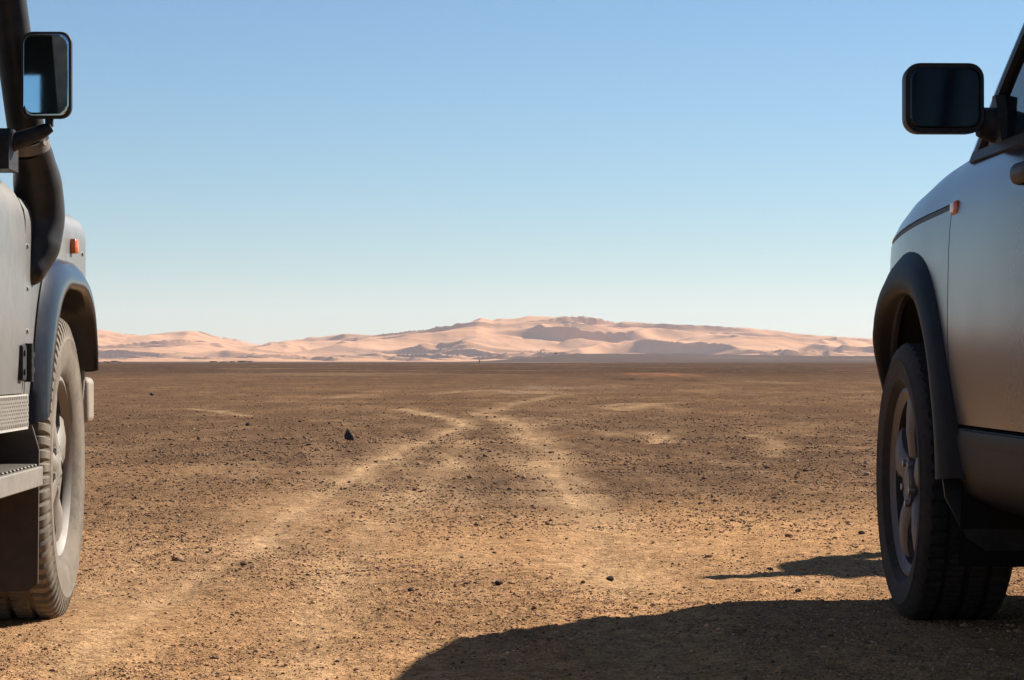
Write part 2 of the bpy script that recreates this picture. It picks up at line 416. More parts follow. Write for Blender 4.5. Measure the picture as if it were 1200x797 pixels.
ang_f = np.linspace(-0.30, 0.30, 660)
ang_o = np.concatenate([np.linspace(0.30, 1.2, 60)[1:], np.linspace(1.2, 2 * np.pi - 1.2, 70)[1:], np.linspace(2 * np.pi - 1.2, 2 * np.pi - 0.30, 60)[1:-1]])
ang = np.concatenate([ang_f, ang_o]); NA = len(ang)
rad = [0.25, 1.0, 2.0, 3.0]; r_ = 3.7
while r_ < 9000:
    rad.append(r_); r_ *= 1.0062 if r_ < 60 else (1.018 if r_ < 600 else 1.03)
rad = np.array(rad); NR = len(rad)
A, RR = np.meshgrid(ang, rad)
GX = (np.sin(A) * RR).ravel(); GY = (np.cos(A) * RR).ravel(); GZ = ground_z(GX, GY)
verts = np.stack([GX, GY, GZ], 1)
i, j = np.meshgrid(np.arange(NR - 1), np.arange(NA), indexing='ij'); j2 = (j + 1) % NA
quads = np.stack([i * NA + j, i * NA + j2, (i + 1) * NA + j2, (i + 1) * NA + j], -1).reshape(-1, 4)[:, ::-1]
def np_mesh(name, verts, faces, mat, attr=None):
    k = faces.shape[1]
    me = bpy.data.meshes.new(name)
    me.vertices.add(len(verts)); me.vertices.foreach_set('co', verts.astype(np.float32).ravel())
    me.loops.add(faces.size); me.loops.foreach_set('vertex_index', faces.astype(np.int32).ravel())
    me.polygons.add(len(faces)); me.polygons.foreach_set('loop_start', np.arange(0, faces.size, k, dtype=np.int32))
    me.update(calc_edges=True)
    if attr:
        a = me.color_attributes.new(attr[0], 'FLOAT_COLOR', 'POINT')
        a.data.foreach_set('color', np.concatenate([attr[1], np.ones((len(verts), 1))], 1).astype(np.float32).ravel())
    me.materials.append(mat)
    o = bpy.data.objects.new(name, me); col.objects.link(o); return o
# close the small hole at the centre
verts = np.concatenate([verts, [[0, 0, 0]]]); ci = len(verts) - 1
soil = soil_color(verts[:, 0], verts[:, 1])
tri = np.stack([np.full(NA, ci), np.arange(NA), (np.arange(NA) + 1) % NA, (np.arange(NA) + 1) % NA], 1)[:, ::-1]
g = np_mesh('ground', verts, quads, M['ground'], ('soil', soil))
g.data.polygons.foreach_set('use_smooth', [True] * len(g.data.polygons))
tag(g, 'flat brown gravel desert plain with pale wheel tracks', kind='structure')

# ------------------------------------------------------------------ dunes
SK = [(-400, 12), (-200, 24), (0, 34), (115, 37), (165, 31), (200, 34), (228, 36), (270, 27), (305, 20), (340, 25), (400, 32), (440, 31), (490, 37), (530, 43), (562, 51), (582, 49), (620, 53),
      (655, 52), (685, 53), (720, 47), (770, 44), (830, 41.5), (860, 40), (900, 37), (960, 30), (1018, 27), (1100, 24), (1250, 20), (1500, 14), (1700, 8)]
Y0, YR, Y1 = 3700.0, 5400.0, 7000.0
nx, ny = 1200, 420
dx = np.linspace(-2000, 2000, nx); dy = np.concatenate([np.linspace(Y0, YR, 320), np.linspace(YR, Y1, ny - 319)[1:]])
ny = len(dy); DX, DY = np.meshgrid(dx, dy)
def saw(p, k=0.77):
    f = p - np.floor(p); return np.where(f < k, f / k, (1 - f) / (1 - k))
wx = DX * 0.62 + 60 * fbm(DX / 400, DY / 400, 3, 201); wy = DY + 60 * fbm(DX / 400 + 9, DY / 400, 3, 202)
def dune_layer(lam, ang_, seed, warp):
    c_, s_ = math.cos(ang_), math.sin(ang_)
    p = (wx * c_ + wy * s_) / lam + warp * fbm(DX / (lam * 3.4), DY / (lam * 2.2), 3, seed)
    a = np.clip(0.55 + 0.75 * fbm(DX / (lam * 2.2) + 31, DY / (lam * 1.5), 2, seed + 7), 0, 1.2)
    return saw(p) ** 1.35 * a
AX = R(222)                                   # the way the steep lee faces look
sky_h = np.interp(DX.ravel() / YR * FPX + 600, [s[0] for s in SK], [s[1] for s in SK]).reshape(DX.shape) / FPX * YR
t = (DY - Y0) / (YR - Y0)
ramp = np.where(DY < YR, 0.06 * sstep(0.0, 0.15, t) + 0.94 * np.clip((t - 0.15) / 0.85, 0, 1) ** 1.35, 1 - sstep(YR, Y1, DY))
big = dune_layer(430, AX, 213, 1.5); mid = dune_layer(180, AX + 0.25, 221, 1.3); sml = dune_layer(75, AX - 0.25, 231, 1.3); tiny = dune_layer(34, AX + 0.1, 241, 1.2)
H = sky_h * ramp
amp = sstep(0.0, 0.25, t) * (1 - sstep(YR + 600, Y1, DY)) * np.clip(sky_h / 60, 0.25, 1.3)
near_ridge = 1 - 0.45 * np.exp(-((DY - YR) / 500) ** 2)
H = H + amp * near_ridge * (30 * (big - 0.45) + 22 * (mid - 0.4)) + sstep(0.0, 0.06, t) * (1 - sstep(YR + 600, Y1, DY)) * ((4.0 + 4.5 * (1 - sstep(0.1, 0.5, t))) * sml + (1.1 + 2.2 * (1 - sstep(0.1, 0.5, t))) * tiny)
# trim so that the skyline seen from the plain keeps the range's own profile
for _ in range(3):
    az = DX / DY; el = (H - CAM_H) / DY
    bins = np.clip(((az + 0.36) / 0.72 * 150).astype(int), 0, 149); mxe = np.full(150, 1e-4)
    np.maximum.at(mxe, bins.ravel(), el.ravel())
    cen = (np.arange(150) + 0.5) / 150 * 0.72 - 0.36
    tgt = np.interp(cen * FPX + 600, [q[0] for q in SK], [q[1] for q in SK]) / FPX
    fac = np.clip(tgt / np.maximum(mxe, 0.002), 0.6, 1.7)
    fac = np.convolve(np.pad(fac, 1, mode='edge'), [.25, .5, .25], 'valid')
    H = H * np.interp(az, cen, fac)
H = np.maximum(H, -2.5 + 0 * H)
H = H * sstep(0, 0.03, t) - 2.2 * (1 - sstep(0, 0.03, t)) - 3.0 * sstep(Y1 - 300, Y1, DY)
ed = sstep(2000, 1700, np.abs(DX)); H = H * ed - 3 * (1 - ed)
dv = np.stack([DX.ravel(), DY.ravel(), H.ravel()], 1)
i, j = np.meshgrid(np.arange(ny - 1), np.arange(nx - 1), indexing='ij')
dq = np.stack([i * nx + j, i * nx + j + 1, (i + 1) * nx + j + 1, (i + 1) * nx + j], -1).reshape(-1, 4)
d = np_mesh('dunes', dv, dq, M['sand'])
d.data.polygons.foreach_set('use_smooth', [True] * len(d.data.polygons)); d.data.set_sharp_from_angle(angle=R(24))
tag(d, 'range of pale pink sand dunes on the horizon', kind='structure')

# air between the camera and the dunes
hz = MB().box(-9500, 9500, -9500, 9500, -5.5, 190)
m = bpy.data.materials.new('haze'); m.use_nodes = True; m.node_tree.nodes.clear()
o_ = m.node_tree.nodes.new('ShaderNodeOutputMaterial'); pv = m.node_tree.nodes.new('ShaderNodeVolumePrincipled')
pv.inputs['Color'].default_value = (0.90, 0.88, 0.97, 1); pv.inputs['Density'].default_value = 0.00005; pv.inputs['Anisotropy'].default_value = 0.2
m.node_tree.links.new(pv.outputs[0], o_.inputs['Volume'])
hzo = hz.build('haze', m, smooth=False); tag(hzo, 'thin pale desert haze', kind='stuff')

# ------------------------------------------------------------------ gravel (uncountable)
def ico():
    bm = bmesh.new(); bmesh.ops.create_icosphere(bm, subdivisions=1, radius=1.0)
    v = np.array([p.co[:] for p in bm.verts]); f = np.array([[q.index for q in p.verts] for p in bm.faces]); bm.free(); return v, f
IV, IF = ico()
N = 230000
py = rng.uniform(452, 820, N * 2); D = CAM_H * FPX / (py - HOR)
X = rng.uniform(-1, 1, N * 2) * (0.225 * D + 1.0)
cl = fbm(X * 0.8, D * 0.5, 4, 301, 0.6); tm = track_mask(X, D)
keep = rng.uniform(0, 1, N * 2) < np.clip(0.60 + 0.6 * cl - 0.75 * tm, 0.06, 1)
X, D = X[keep][:N], D[keep][:N]; N = len(X)
size = np.exp(rng.normal(-6.22, 0.44, N)) * np.clip(D / 8.0, 0.85, 2.6)
size = np.where(rng.uniform(0, 1, N) < 0.012, size * rng.uniform(1.5, 2.3, N), size); size = np.clip(size, 0.0012, 0.018)
vv = IV[None] * (1 + 0.38 * rng.uniform(-1, 1, (N, 12, 1)))
vv = vv * (size[:, None, None] * np.stack([rng.uniform(0.7, 1.35, N), rng.uniform(0.7, 1.35, N), rng.uniform(0.35, 0.75, N)], 1)[:, None, :])
a = rng.uniform(0, 2 * np.pi, N); ca, sa = np.cos(a)[:, None], np.sin(a)[:, None]
x_, y_ = vv[..., 0] * ca - vv[..., 1] * sa, vv[..., 0] * sa + vv[..., 1] * ca
vz = vv[..., 2] + (ground_z(X, D) + 0.22 * size)[:, None]
gv = np.stack([x_ + X[:, None], y_ + D[:, None], vz], -1).reshape(-1, 3)
gf = (IF[None] + (np.arange(N) * 12)[:, None, None]).reshape(-1, 3)
pal = np.array([(0.20, 0.115, 0.065), (0.13, 0.080, 0.052), (0.27, 0.165, 0.095), (0.10, 0.066, 0.046), (0.36, 0.22, 0.125), (0.07, 0.05, 0.04)])
pk = rng.choice(6, N, p=[0.32, 0.22, 0.24, 0.09, 0.11, 0.02])
ti = pal[pk] * rng.uniform(0.9, 1.4, (N, 1)) * (1 + 0.7 * (1 - sstep(5, 12, D)))[:, None]
gr = np_mesh('gravel', gv, gf, M['gravel'], ('tint', np.repeat(ti, 12, 0)))
tag(gr, 'loose brown gravel scattered over the plain', kind='stuff')

# ------------------------------------------------------------------ stones one can point to
def stone(name, px, py, wpx, hpx, seed, mat, shape=None):
    x, y = W(px, py); w, h = wpx * y / FPX, hpx * y / FPX
    bm = bmesh.new(); bmesh.ops.create_icosphere(bm, subdivisions=3, radius=1.0)
    rr = random.Random(seed)
    offs = [Vector((rr.uniform(-1, 1), rr.uniform(-1, 1), rr.uniform(-1, 1))).normalized() for _ in range(9)]
    for v in bm.verts:
        p = v.co.copy()
        for o_ in offs:                                   # chop flat facets
            dd = p.dot(o_) - 0.72
            if dd > 0: p -= o_ * dd
        if shape:
            q = shape(p)
        else:
            q = p
        v.co = Vector((q.x * w / 2, q.y * w / 2, q.z * h * 0.6 + h * 0.42))
    me = bpy.data.meshes.new(name); bm.to_mesh(me); bm.free(); me.materials.append(mat)
    o = bpy.data.objects.new(name, me); col.objects.link(o)
    o.location = (x, y, float(ground_z(np.array([x]), np.array([y]))[0])); return o
def fin(p):                                               # slab leaning up to a point on its left
    k = max(0.0, (p.z + 1) / 2)
    return Vector(((p.x * (1 - 0.72 * k)) - 0.50 * k, p.y * (1 - 0.5 * k) * 0.7, p.z))
rk = stone('rock', 410.5, 515, 16, 14, 5, M['rock'], fin)
tag(rk, 'dark pointed rock standing alone left of the track bend', 'rock')
for k, (px, py, w, h) in enumerate([(291, 499.5, 7, 4.5), (715, 678.5, 11, 5), (585, 687, 11, 5), (233, 515, 6, 4), (481, 691, 7, 5), (935, 697, 8, 4), (1010, 626, 9, 4.5), (902, 665, 9, 5), (178, 465, 5, 3)]):
    s = stone('stone', px, py, w, h, 20 + k, M['rock'])
    tag(s, 'small dark stone lying loose on the gravel', 'stone', 'small dark stones on the plain')

# ------------------------------------------------------------------ far post, scrub and tree
def gz(x, y): return float(ground_z(np.array([x]), np.array([y]))[0])
def far_pt(px, dist): return ((px - 600) * dist / FPX, dist)
x, y = far_pt(562, 760)
pm = MB()
rows = []
for k in range(7):
    zz = 1.15 * k / 6; r_ = (0.17, 0.15, 0.16, 0.14, 0.18, 0.12, 0.06)[k]
    rows.append([(r_ * math.cos(2 * math.pi * q / 9 + k * 0.2), r_ * math.sin(2 * math.pi * q / 9 + k * 0.2), zz) for q in range(9)])
pm.loft(rows)
po = pm.build('marker_post', M['wood']); po.location = (x, y, gz(x, y) - 0.05)
tag(po, 'tiny dark upright post far off below the dunes', 'post')

def leaf_clump(mb, cx, cy, cz, rx, rz, nleaf, ls, rr):
    for _ in range(nleaf):
        while True:
            p = Vector((rr.uniform(-1, 1), rr.uniform(-1, 1), rr.uniform(-1, 1)))
            if p.length < 1: break
        c = Vector((cx + p.x * rx, cy + p.y * rx, cz + p.z * rz))
        a = Vector((rr.gauss(0, 1), rr.gauss(0, 1), rr.gauss(0, 1))).normalized(); b_ = a.orthogonal().normalized()
        s_ = ls * rr.uniform(0.6, 1.3)
        mb.add([c - a * s_, c + b_ * s_ * 0.5, c + a * s_, c - b_ * s_ * 0.5], [(0, 1, 2, 3)])
def plant(name, x, y, w, h, trunk, seed):
    rr = random.Random(seed); root = empty(name, (x, y, gz(x, y) - 0.05))
    st = MB()
    tips = []
    for k in range(5):
        a = 2 * math.pi * k / 5 + rr.uniform(-.4, .4); rx = w * 0.32 * rr.uniform(0.6, 1.2)
        tip = (rx * math.cos(a), rx * math.sin(a), h * rr.uniform(0.6, 0.85)); tips.append(tip)
        st.tube([(0, 0, 0), (tip[0] * 0.2, tip[1] * 0.2, max(trunk, 0.25 * h)), tip], [0.035 * h, 0.028 * h, 0.008 * h], 6, 3)
    st.build('trunk', M['wood'], root)
    cr = MB()
    for tip in tips: leaf_clump(cr, tip[0], tip[1], tip[2], w * 0.26, h * 0.2, 60, 0.06 * w, rr)
    leaf_clump(cr, 0, 0, h * 0.72, w * 0.3, h * 0.2, 70, 0.06 * w, rr)
    cr.build('crown', M['leaf'], root, smooth=False); return root
x, y = far_pt(651, 1900)
tag(plant('desert_tree', x, y, 3.4, 2.5, 0.8, 3), 'lone sparse tree on the grey rise below the dunes', 'tree')
for k, (px, dd, w, h) in enumerate([(126, 900, 3.2, .9), (134, 930, 3.6, 1.1), (140, 880, 2.2, .8), (250, 900, 3.4, .9), (262, 950, 3.4, .8), (272, 870, 2.4, .9), (283, 900, 4.0, 1.0), (293, 930, 2.6, 1.0)]):
    x, y = far_pt(px, dd)
    tag(plant('scrub_bush', x, y, w * .8, h * .6, 0.1, 30 + k), 'low dark scrub bush at the edge of the plain', 'bush', 'low scrub bushes below the left dunes')

# ------------------------------------------------------------------ wheels
def make_wheel(parent, x, y, r, width, rimr, side, tyre_m, rim_m, spokes, style, steer=0.0):
    """side +1: the outer face looks to +x"""
    w = empty('wheel', (x, y, r - 0.008), steer, parent)
    hw = width / 2; S = side
    half = [(rimr + 0.006, hw * 0.80), (rimr + 0.020, hw * 0.93), (rimr + 0.25 * (r - rimr), hw * 1.03), (rimr + 0.45 * (r - rimr), hw * 1.08), (rimr + 0.62 * (r - rimr), hw * 1.07),
            (rimr + 0.66 * (r - rimr), hw * 1.09), (rimr + 0.70 * (r - rimr), hw * 1.06), (r - 0.030, hw * 1.04), (r - 0.012, hw * 0.985), (r - 0.003, hw * 0.90)]
    tread = [(r, hw * 0.86), (r, hw * 0.56), (r - 0.010, hw * 0.54), (r - 0.010, hw * 0.44), (r, hw * 0.42), (r, hw * 0.08), (r - 0.010, hw * 0.06)]
    prof = half + tread + [(a, -b_) for a, b_ in (tread + [])[::-1]] + [(a, -b_) for a, b_ in half[::-1]]
    nb = 70 if style == 'off' else 60
    PH = 6 if style == 'off' else 4
    ns = nb * PH
    rows = []
    for q, (rr_, xx) in enumerate(prof):
        row = []
        side_blk = abs(xx) > hw * 0.80 and rr_ > r - 0.034
        mid_blk = abs(xx) <= hw * 0.86 and rr_ > r - 0.005
        for k in range(ns):
            sh = 0 if xx > 0 else PH // 2
            ph = (k + sh + (PH // 2 if abs(xx) < hw * 0.3 else 0)) % PH
            dr = 0.0
            if style == 'off' and (side_blk or mid_blk) and ph < 2: dr = -0.012 if mid_blk else -0.012
            if style == 'road' and mid_blk and ph == 0: dr = -0.006
            a = 2 * math.pi * k / ns
            row.append((S * xx * (0.975 if dr and side_blk else 1), (rr_ + dr) * math.cos(a), (rr_ + dr) * math.sin(a)))
        rows.append(row)
    mb = MB(); mb.grid(rows, True); mb.build('tyre', tyre_m, w, angle=30)
    # raised ring and blocks of unreadable moulding on the wall
    LD = 0.016 if style == 'off' else 0.009
    rm = MB()
    o_ = hw * 0.86
    lip = [(rimr - 0.016, o_ - LD), (rimr - 0.012, o_ - 0.008), (rimr + 0.002, o_ + 0.004), (rimr + 0.012, o_ + 0.002), (rimr + 0.012, o_ - 0.014), (rimr, o_ - 0.02), (rimr - 0.004, o_ - LD)]
    rm.grid([[(S * xx, rr_ * math.cos(2 * math.pi * k / 72), rr_ * math.sin(2 * math.pi * k / 72)) for k in range(72)] for rr_, xx in lip], True)
    R0 = rimr - 0.016
    fx = o_ - (0.010 if style == 'off' else 0.004)
    hub_r = 0.062
    for k in range(spokes):
        a0 = 2 * math.pi * k / spokes + 0.35
        def pt(rr_, da, xx): return (S * xx, rr_ * math.cos(a0 + da), rr_ * math.sin(a0 + da))
        if style == 'off':
            prof_s = [(0.030, 0.62, 0.012), (0.075, 0.46, 0.004), (0.115, 0.30, -0.002), (R0 * 0.86, 0.27, 0.002), (R0 + 0.006, 0.40, -0.002)]
        else:
            prof_s = [(0.030, 0.62, -0.012), (0.075, 0.50, -0.004), (R0 * 0.62, 0.31, 0.002), (R0 * 0.84, 0.29, 0.0), (R0 + 0.006, 0.36, -0.006)]
        ring_rows = []
        for rr_, da, dx_ in prof_s:
            xx = fx + dx_
            ring_rows.append([pt(rr_, -da, xx - 0.008), pt(rr_, -da * 0.7, xx), pt(rr_, 0, xx + 0.004), pt(rr_, da * 0.7, xx), pt(rr_, da, xx - 0.008), pt(rr_, da, xx - 0.036), pt(rr_, -da, xx - 0.036)])
        rm.loft(ring_rows)
    rm.lathe([(0.0, (fx + (0.014 if style == 'off' else 0.006)) * S), (hub_r * 0.6, (fx + (0.012 if style == 'off' else 0.006)) * S), (hub_r * 0.72, (fx + (0.008 if style == 'off' else 0.0)) * S), (hub_r, (fx + 0.004) * S), (hub_r * 1.05, (fx - 0.04) * S)], 40)
    rm.build('rim', rim_m, w, angle=35)
    br = MB(); br.lathe([(rimr - 0.016, S * (o_ - LD - 0.0005)), (rimr - 0.034, S * hw * 0.1), (rimr - 0.034, -S * hw * 0.8), (rimr - 0.004, -S * hw * 0.8), (rimr - 0.004, S * (o_ - LD - 0.002))], 60); br.build('rim_barrel', M['brake'], w)
    bk = MB(); bk.lathe([(0.03, S * hw * 0.10), (rimr * 0.72, S * hw * 0.10), (rimr * 0.74, S * hw * 0.06), (rimr * 0.74, -S * hw * 0.02), (0.03, -S * hw * 0.02)], 48)
    bk.lathe([(rimr - 0.04, -S * hw * 0.4), (0.01, -S * hw * 0.4)], 48)
    bk.build('brake_disc', M['brake'], w)
    for k in range(5):
        nm = MB(); a = 2 * math.pi * (k + 0.5) / 5 + 0.35; cy_, cz_ = 0.055 * math.cos(a), 0.055 * math.sin(a)
        nm.lathe([(0.0, S * (fx + 0.012)), (0.009, S * (fx + 0.010)), (0.010, S * (fx - 0.004))], 10, 0, cy_, cz_)
        nm.build('wheel_nut', M['steel'], w)
    return w

# ------------------------------------------------------------------ right-hand car: silver
fr = empty('silver_car', (CAR_R[0], CAR_R[1], 0), TH)
tag(fr, 'silver off-road car on the right, seen from behind its left flank', 'car')
PLAN = [(-3.42, .70), (-3.36, .86), (-3.22, .935), (-2.9, .975), (-2.4, .995), (-1.5, 1.005), (-0.5, 1.0), (0.1, .992), (0.4, .972), (0.56, .94), (0.66, .89), (0.74, .81), (0.80, .70), (0.84, .55)]
ZPRO = [(0.28, -.055), (0.35, -.035), (0.5, -.014), (0.68, 0.0), (0.85, -.001), (0.95, -.005), (1.02, -.013), (1.07, -.028), (1.10, -.045), (1.13, -.075)]
def hw(y, z): return (0.885 + smooth_tab(ZPRO, z)) * smooth_tab(PLAN, y)
ZLINE = [(-0.62, 1.020), (-0.5, 1.012), (0.0, 0.995), (0.4, 0.970), (0.6, 0.948), (0.72, 0.925), (0.84, 0.89)]
ZEDGE = [(-0.62, 1.150), (-0.45, 1.148), (-0.1, 1.122), (0.3, 1.076), (0.6, 1.022), (0.74, 0.980), (0.84, 0.925)]
def zl(y): return smooth_tab(ZLINE, y)
ARC, RI = 0.35, 0.475
def arch_z(y, y0):
    q = RI ** 2 - (y - y0) ** 2
    return ARC + math.sqrt(q) if q > 0 else 0
def side_patch(mb, ys, zb, zt, nz=16, sgns=(-1, 1), off=0.0):
    for sg in sgns:
        rows = []
        for y in ys:
            a, b_ = zb(y), zt(y)
            rows.append([(sg * (hw(y, a + (b_ - a) * k / nz) + off), y, a + (b_ - a) * k / nz) for k in range(nz + 1)])
        mb.grid(rows)
def ys_between(a, b_, n): return [a + (b_ - a) * k / n for k in range(n + 1)]
arch_f = [RI * math.cos(math.pi * k / 30) for k in range(31)]
GAP = 0.004
# body shell: wing, nose, quarter panels, tail
body = MB()
SILL = 0.50
ysw = ys_between(-0.5 + GAP, -RI, 2) + [y for y in arch_f[::-1]][1:-1] + ys_between(RI, 0.84, 16)
side_patch(body, ysw, lambda y: max(0.42 if y > 0 else SILL, arch_z(y, 0)), lambda y: zl(y) - 0.007)
ysr = ys_between(-2.28 - GAP + 0.0, -2.30, 1)
yq = [-2.555 + y for y in arch_f[::-1]][1:-1]
rq = ys_between(-2.0, -2.07, 1) + yq + ys_between(-2.555 - RI, -3.42, 10)[0:]
rq = sorted(set([-2.04] + yq + ys_between(-3.03, -3.42, 10)), reverse=False)
tailb = MB(); side_patch(tailb, rq, lambda y: max(SILL, arch_z(y, -2.555)), lambda y: 1.125)
for yy in (0.84, -3.42):                       # nose and tail panels
    za, zz = (0.42, zl(0.84)) if yy > 0 else (SILL, 1.125)
    rows = []
    for k in range(13):
        z = za + (zz - za) * k / 12; h_ = hw(yy, z)
        rows.append([(h_ * q / 8, yy + (0.05 if yy > 0 else -0.03) * (1 - (q / 8) ** 2), z) for q in range(-8, 9)])
    (body if yy > 0 else tailb).grid(rows)
body.build('front_body', M['paint_silver'], fr, solid=0.012); tailb.build('rear_body', M['paint_silver'], fr, solid=0.012)
bon = MB(); rows = []
for y in ys_between(-0.62, 0.84, 40):
    ze, zz = smooth_tab(ZEDGE, y), zl(y) + 0.008; h0 = hw(y, zz); dz = ze - zz
    half = [(h0, zz), (h0 - .012, zz + .30 * dz), (h0 - .030, zz + .60 * dz), (h0 - .055, zz + .84 * dz), (h0 - .085, zz + .97 * dz), (h0 - .14, ze + .010), (h0 * .72, ze + .024), (h0 * .45, ze + .034), (h0 * .2, ze + .039), (0, ze + .040)]
    P = path(half, 26)
    rows.append([(-p[0], y, p[1]) for p in P] + [(p[0], y, p[1]) for p in P[::-1]][1:])
bon.grid(rows); bon.build('bonnet', M['paint_silver'], fr, solid=0.01, angle=60)
# black seam strip under the bonnet edge
for sg in (-1, 1):
    st = MB(); rows = []
    for y in ys_between(-0.47, 0.84, 40):
        z = zl(y); h_ = hw(y, z)
        rows.append([(sg * (h_ + a), y, z + b_) for a, b_ in ((-.012, -.008), (.002, -.0075), (.004, 0.0), (.002, .0075), (-.012, .008))])
    st.loft(rows); st.build('seam_strip', M['black_plastic'], fr)
    ind = MB()
    y0 = -0.535; z = 1.006; h_ = hw(y0, z)
    ind.loft([[(sg * (h_ + dx_), y0 + a * k, z + b_ * k) for a, b_ in ((-.030, -.016), (-.034, 0), (-.028, .017), (.026, .016), (.030, 0.0), (.026, -.016))] for dx_, k in ((-.005, 1.0), (.008, 1.0), (.014, 0.7))])
    ind.build('indicator_lamp', M['orange'], fr, bevel=0.002)
# doors
for sg in (-1, 1):
    dd = MB(); ysd = ys_between(-1.50 + GAP, -0.5 - GAP, 20)
    side_patch(dd, ysd, lambda y: SILL + 0.004, lambda y: 1.125, 22, (sg,))
    o = dd.build('front_door', M['paint_silver'], fr, solid=0.012)
    hd = MB(); h_ = hw(-1.28, 1.03)
    hd.tube([(sg * (h_ - .01), -1.235, 1.03), (sg * (h_ + .022), -1.255, 1.032), (sg * (h_ + .028), -1.32, 1.032), (sg * (h_ + .022), -1.40, 1.032), (sg * (h_ - .01), -1.42, 1.03)], [.018, .022, .022, .022, .018], 12, 5, flat=0.75)
    hd.build('door_handle', M['black_plastic'], o)
    d2 = MB(); side_patch(d2, ys_between(-2.04 + GAP, -1.50 - GAP, 12), lambda y: SILL + .004, lambda y: 1.125, 20, (sg,))
    o2 = d2.build('rear_door', M['paint_silver'], fr, solid=0.012)
    h2 = MB(); h_ = hw(-1.9, 1.03)
    h2.tube([(sg * (h_ - .01), -1.78, 1.03), (sg * (h_ + .030), -1.81, 1.032), (sg * (h_ + .030), -1.94, 1.032), (sg * (h_ - .01), -1.97, 1.03)], .02, 12, 5, flat=0.75)
    h2.build('door_handle', M['black_plastic'], o2)
# dark inner shell behind the shut lines, sill cladding, bumpers
for sg in (-1, 1):
    inn = MB(); side_patch(inn, ys_between(-3.3, -0.52, 20), lambda y: 0.45 if abs(y + 2.555) > 0.6 else 0.98, lambda y: 1.10, 8, (sg,), -0.03)
    inn.build('inner_shell', M['under'], fr)
for sg in (-1, 1):
    cl = MB(); rows = []
    for y in ys_between(-2.10, -0.42, 20):
        pr = [(hw(y, .49) - .010, .497), (hw(y, .49) + .004, .492), (hw(y, .47) + .010, .470), (hw(y, .42) + .008, .40), (hw(y, .36) - .004, .345), (hw(y, .30) - .03, .315), (.70, .30)]
        rows.append([(sg * a, y, z) for a, z in pr])
    cl.grid(rows); cl.build('sill_cladding', M['trim_plastic'], fr, solid=0.006)
for sg in (-1, 1):
    ch = MB(); rows = []
    for y in ys_between(-2.0, -0.62, 14):
        rows.append([(sg * (hw(y, z) + a), y, z) for a, z in ((.002, .452), (.014, .454), (.016, .474), (.012, .490), (.002, .494))])
    ch.loft(rows); ch.build('rubbing_strip', M['trim_plastic'], fr)
fb = MB(); rows = []
for k in range(-14, 15):
    a = k / 14; y = 0.88 - 0.42 * abs(a) ** 3.2; x = a * 0.845
    rows.append([(x, y - .10, .26), (x, y - .02, .27), (x, y + .015, .34), (x, y + .015, .44), (x, y - .02, .50), (x, y - .10, .52)])
fb.loft(rows); fb.build('front_bumper', M['trim_plastic'], fr)
rb = MB(); rows = []
for k in range(-14, 15):
    a = k / 14; y = -3.46 + 0.36 * abs(a) ** 3.2; x = a * 0.86
    rows.append([(x, y + .10, .34), (x, y, .35), (x, y - .03, .42), (x, y - .03, .52), (x, y + .02, .56), (x, y + .10, .57)])
rb.loft(rows); rb.build('rear_bumper', M['trim_plastic'], fr)
ub = MB(); ub.box(-.72, .72, -3.2, -.62, .30, .52); ub.box(-.52, .52, -.62, .70, .24, .95); ub.box(-.70, .70, .40, .66, .34, .92); ub.box(-.78, .78, -.30, .34, .86, .98); ub.tube([(-.7, 0, .34), (.7, 0, .34)], .035, 10, 2); ub.tube([(-.7, -2.555, .34), (.7, -2.555, .34)], .035, 10, 2)
ub.build('underbody', M['under'], fr)
# wheel arch trims
def flare(parent, name, mat, outer, lip, xo, xl0, xin, sg, y0=0.0, n=60, bulge=0.02, tuck=0.0):
    O, L = path(outer, n), path(lip, n); C = (O.mean(0) + L.mean(0)) / 2
    mb = MB(); rows = []
    for i in range(n):
        o_, l_ = O[i], L[i]; d_ = l_ - o_; tk = tuck * (1 - float(sstep(0.0, 0.22, np.array(i / n)))); xl = xl0 - tk
        xa = (xo(o_[0] + y0, o_[1]) if callable(xo) else xo) - tk * .5
        row = [(xa - .02, o_[0], o_[1]), (xa + .006, *o_), (xa + .35 * (xl - xa) + bulge * .6, *(o_ + .22 * d_)), (xa + .72 * (xl - xa) + bulge * .7, *(o_ + .55 * d_)), (xl + bulge * .25, *(o_ + .86 * d_)), (xl, *(o_ + .97 * d_)), (xl - .012, *(l_ + .02 * d_)), (xin, *(l_ + .03 * d_))]
        P = path([(a, b_, c_) for a, b_, c_ in row], 26) if False else row
        rows.append([(sg * a, b_ + y0, c_) for a, b_, c_ in P])
    mb.grid(rows); return mb.build(name, mat, parent, angle=50, solid=0.006)
oF = [(.510, .45), (.535, .60), (.50, .76), (.33, .88), (.06, .925), (-.20, .89), (-.38, .77), (-.49, .62), (-.55, .49), (-.585, .38)]
lF = [(.470, .45), (.470, .58), (.415, .69), (.27, .79), (.03, .825), (-.18, .795), (-.325, .69), (-.405, .56), (-.445, .46), (-.455, .37)]
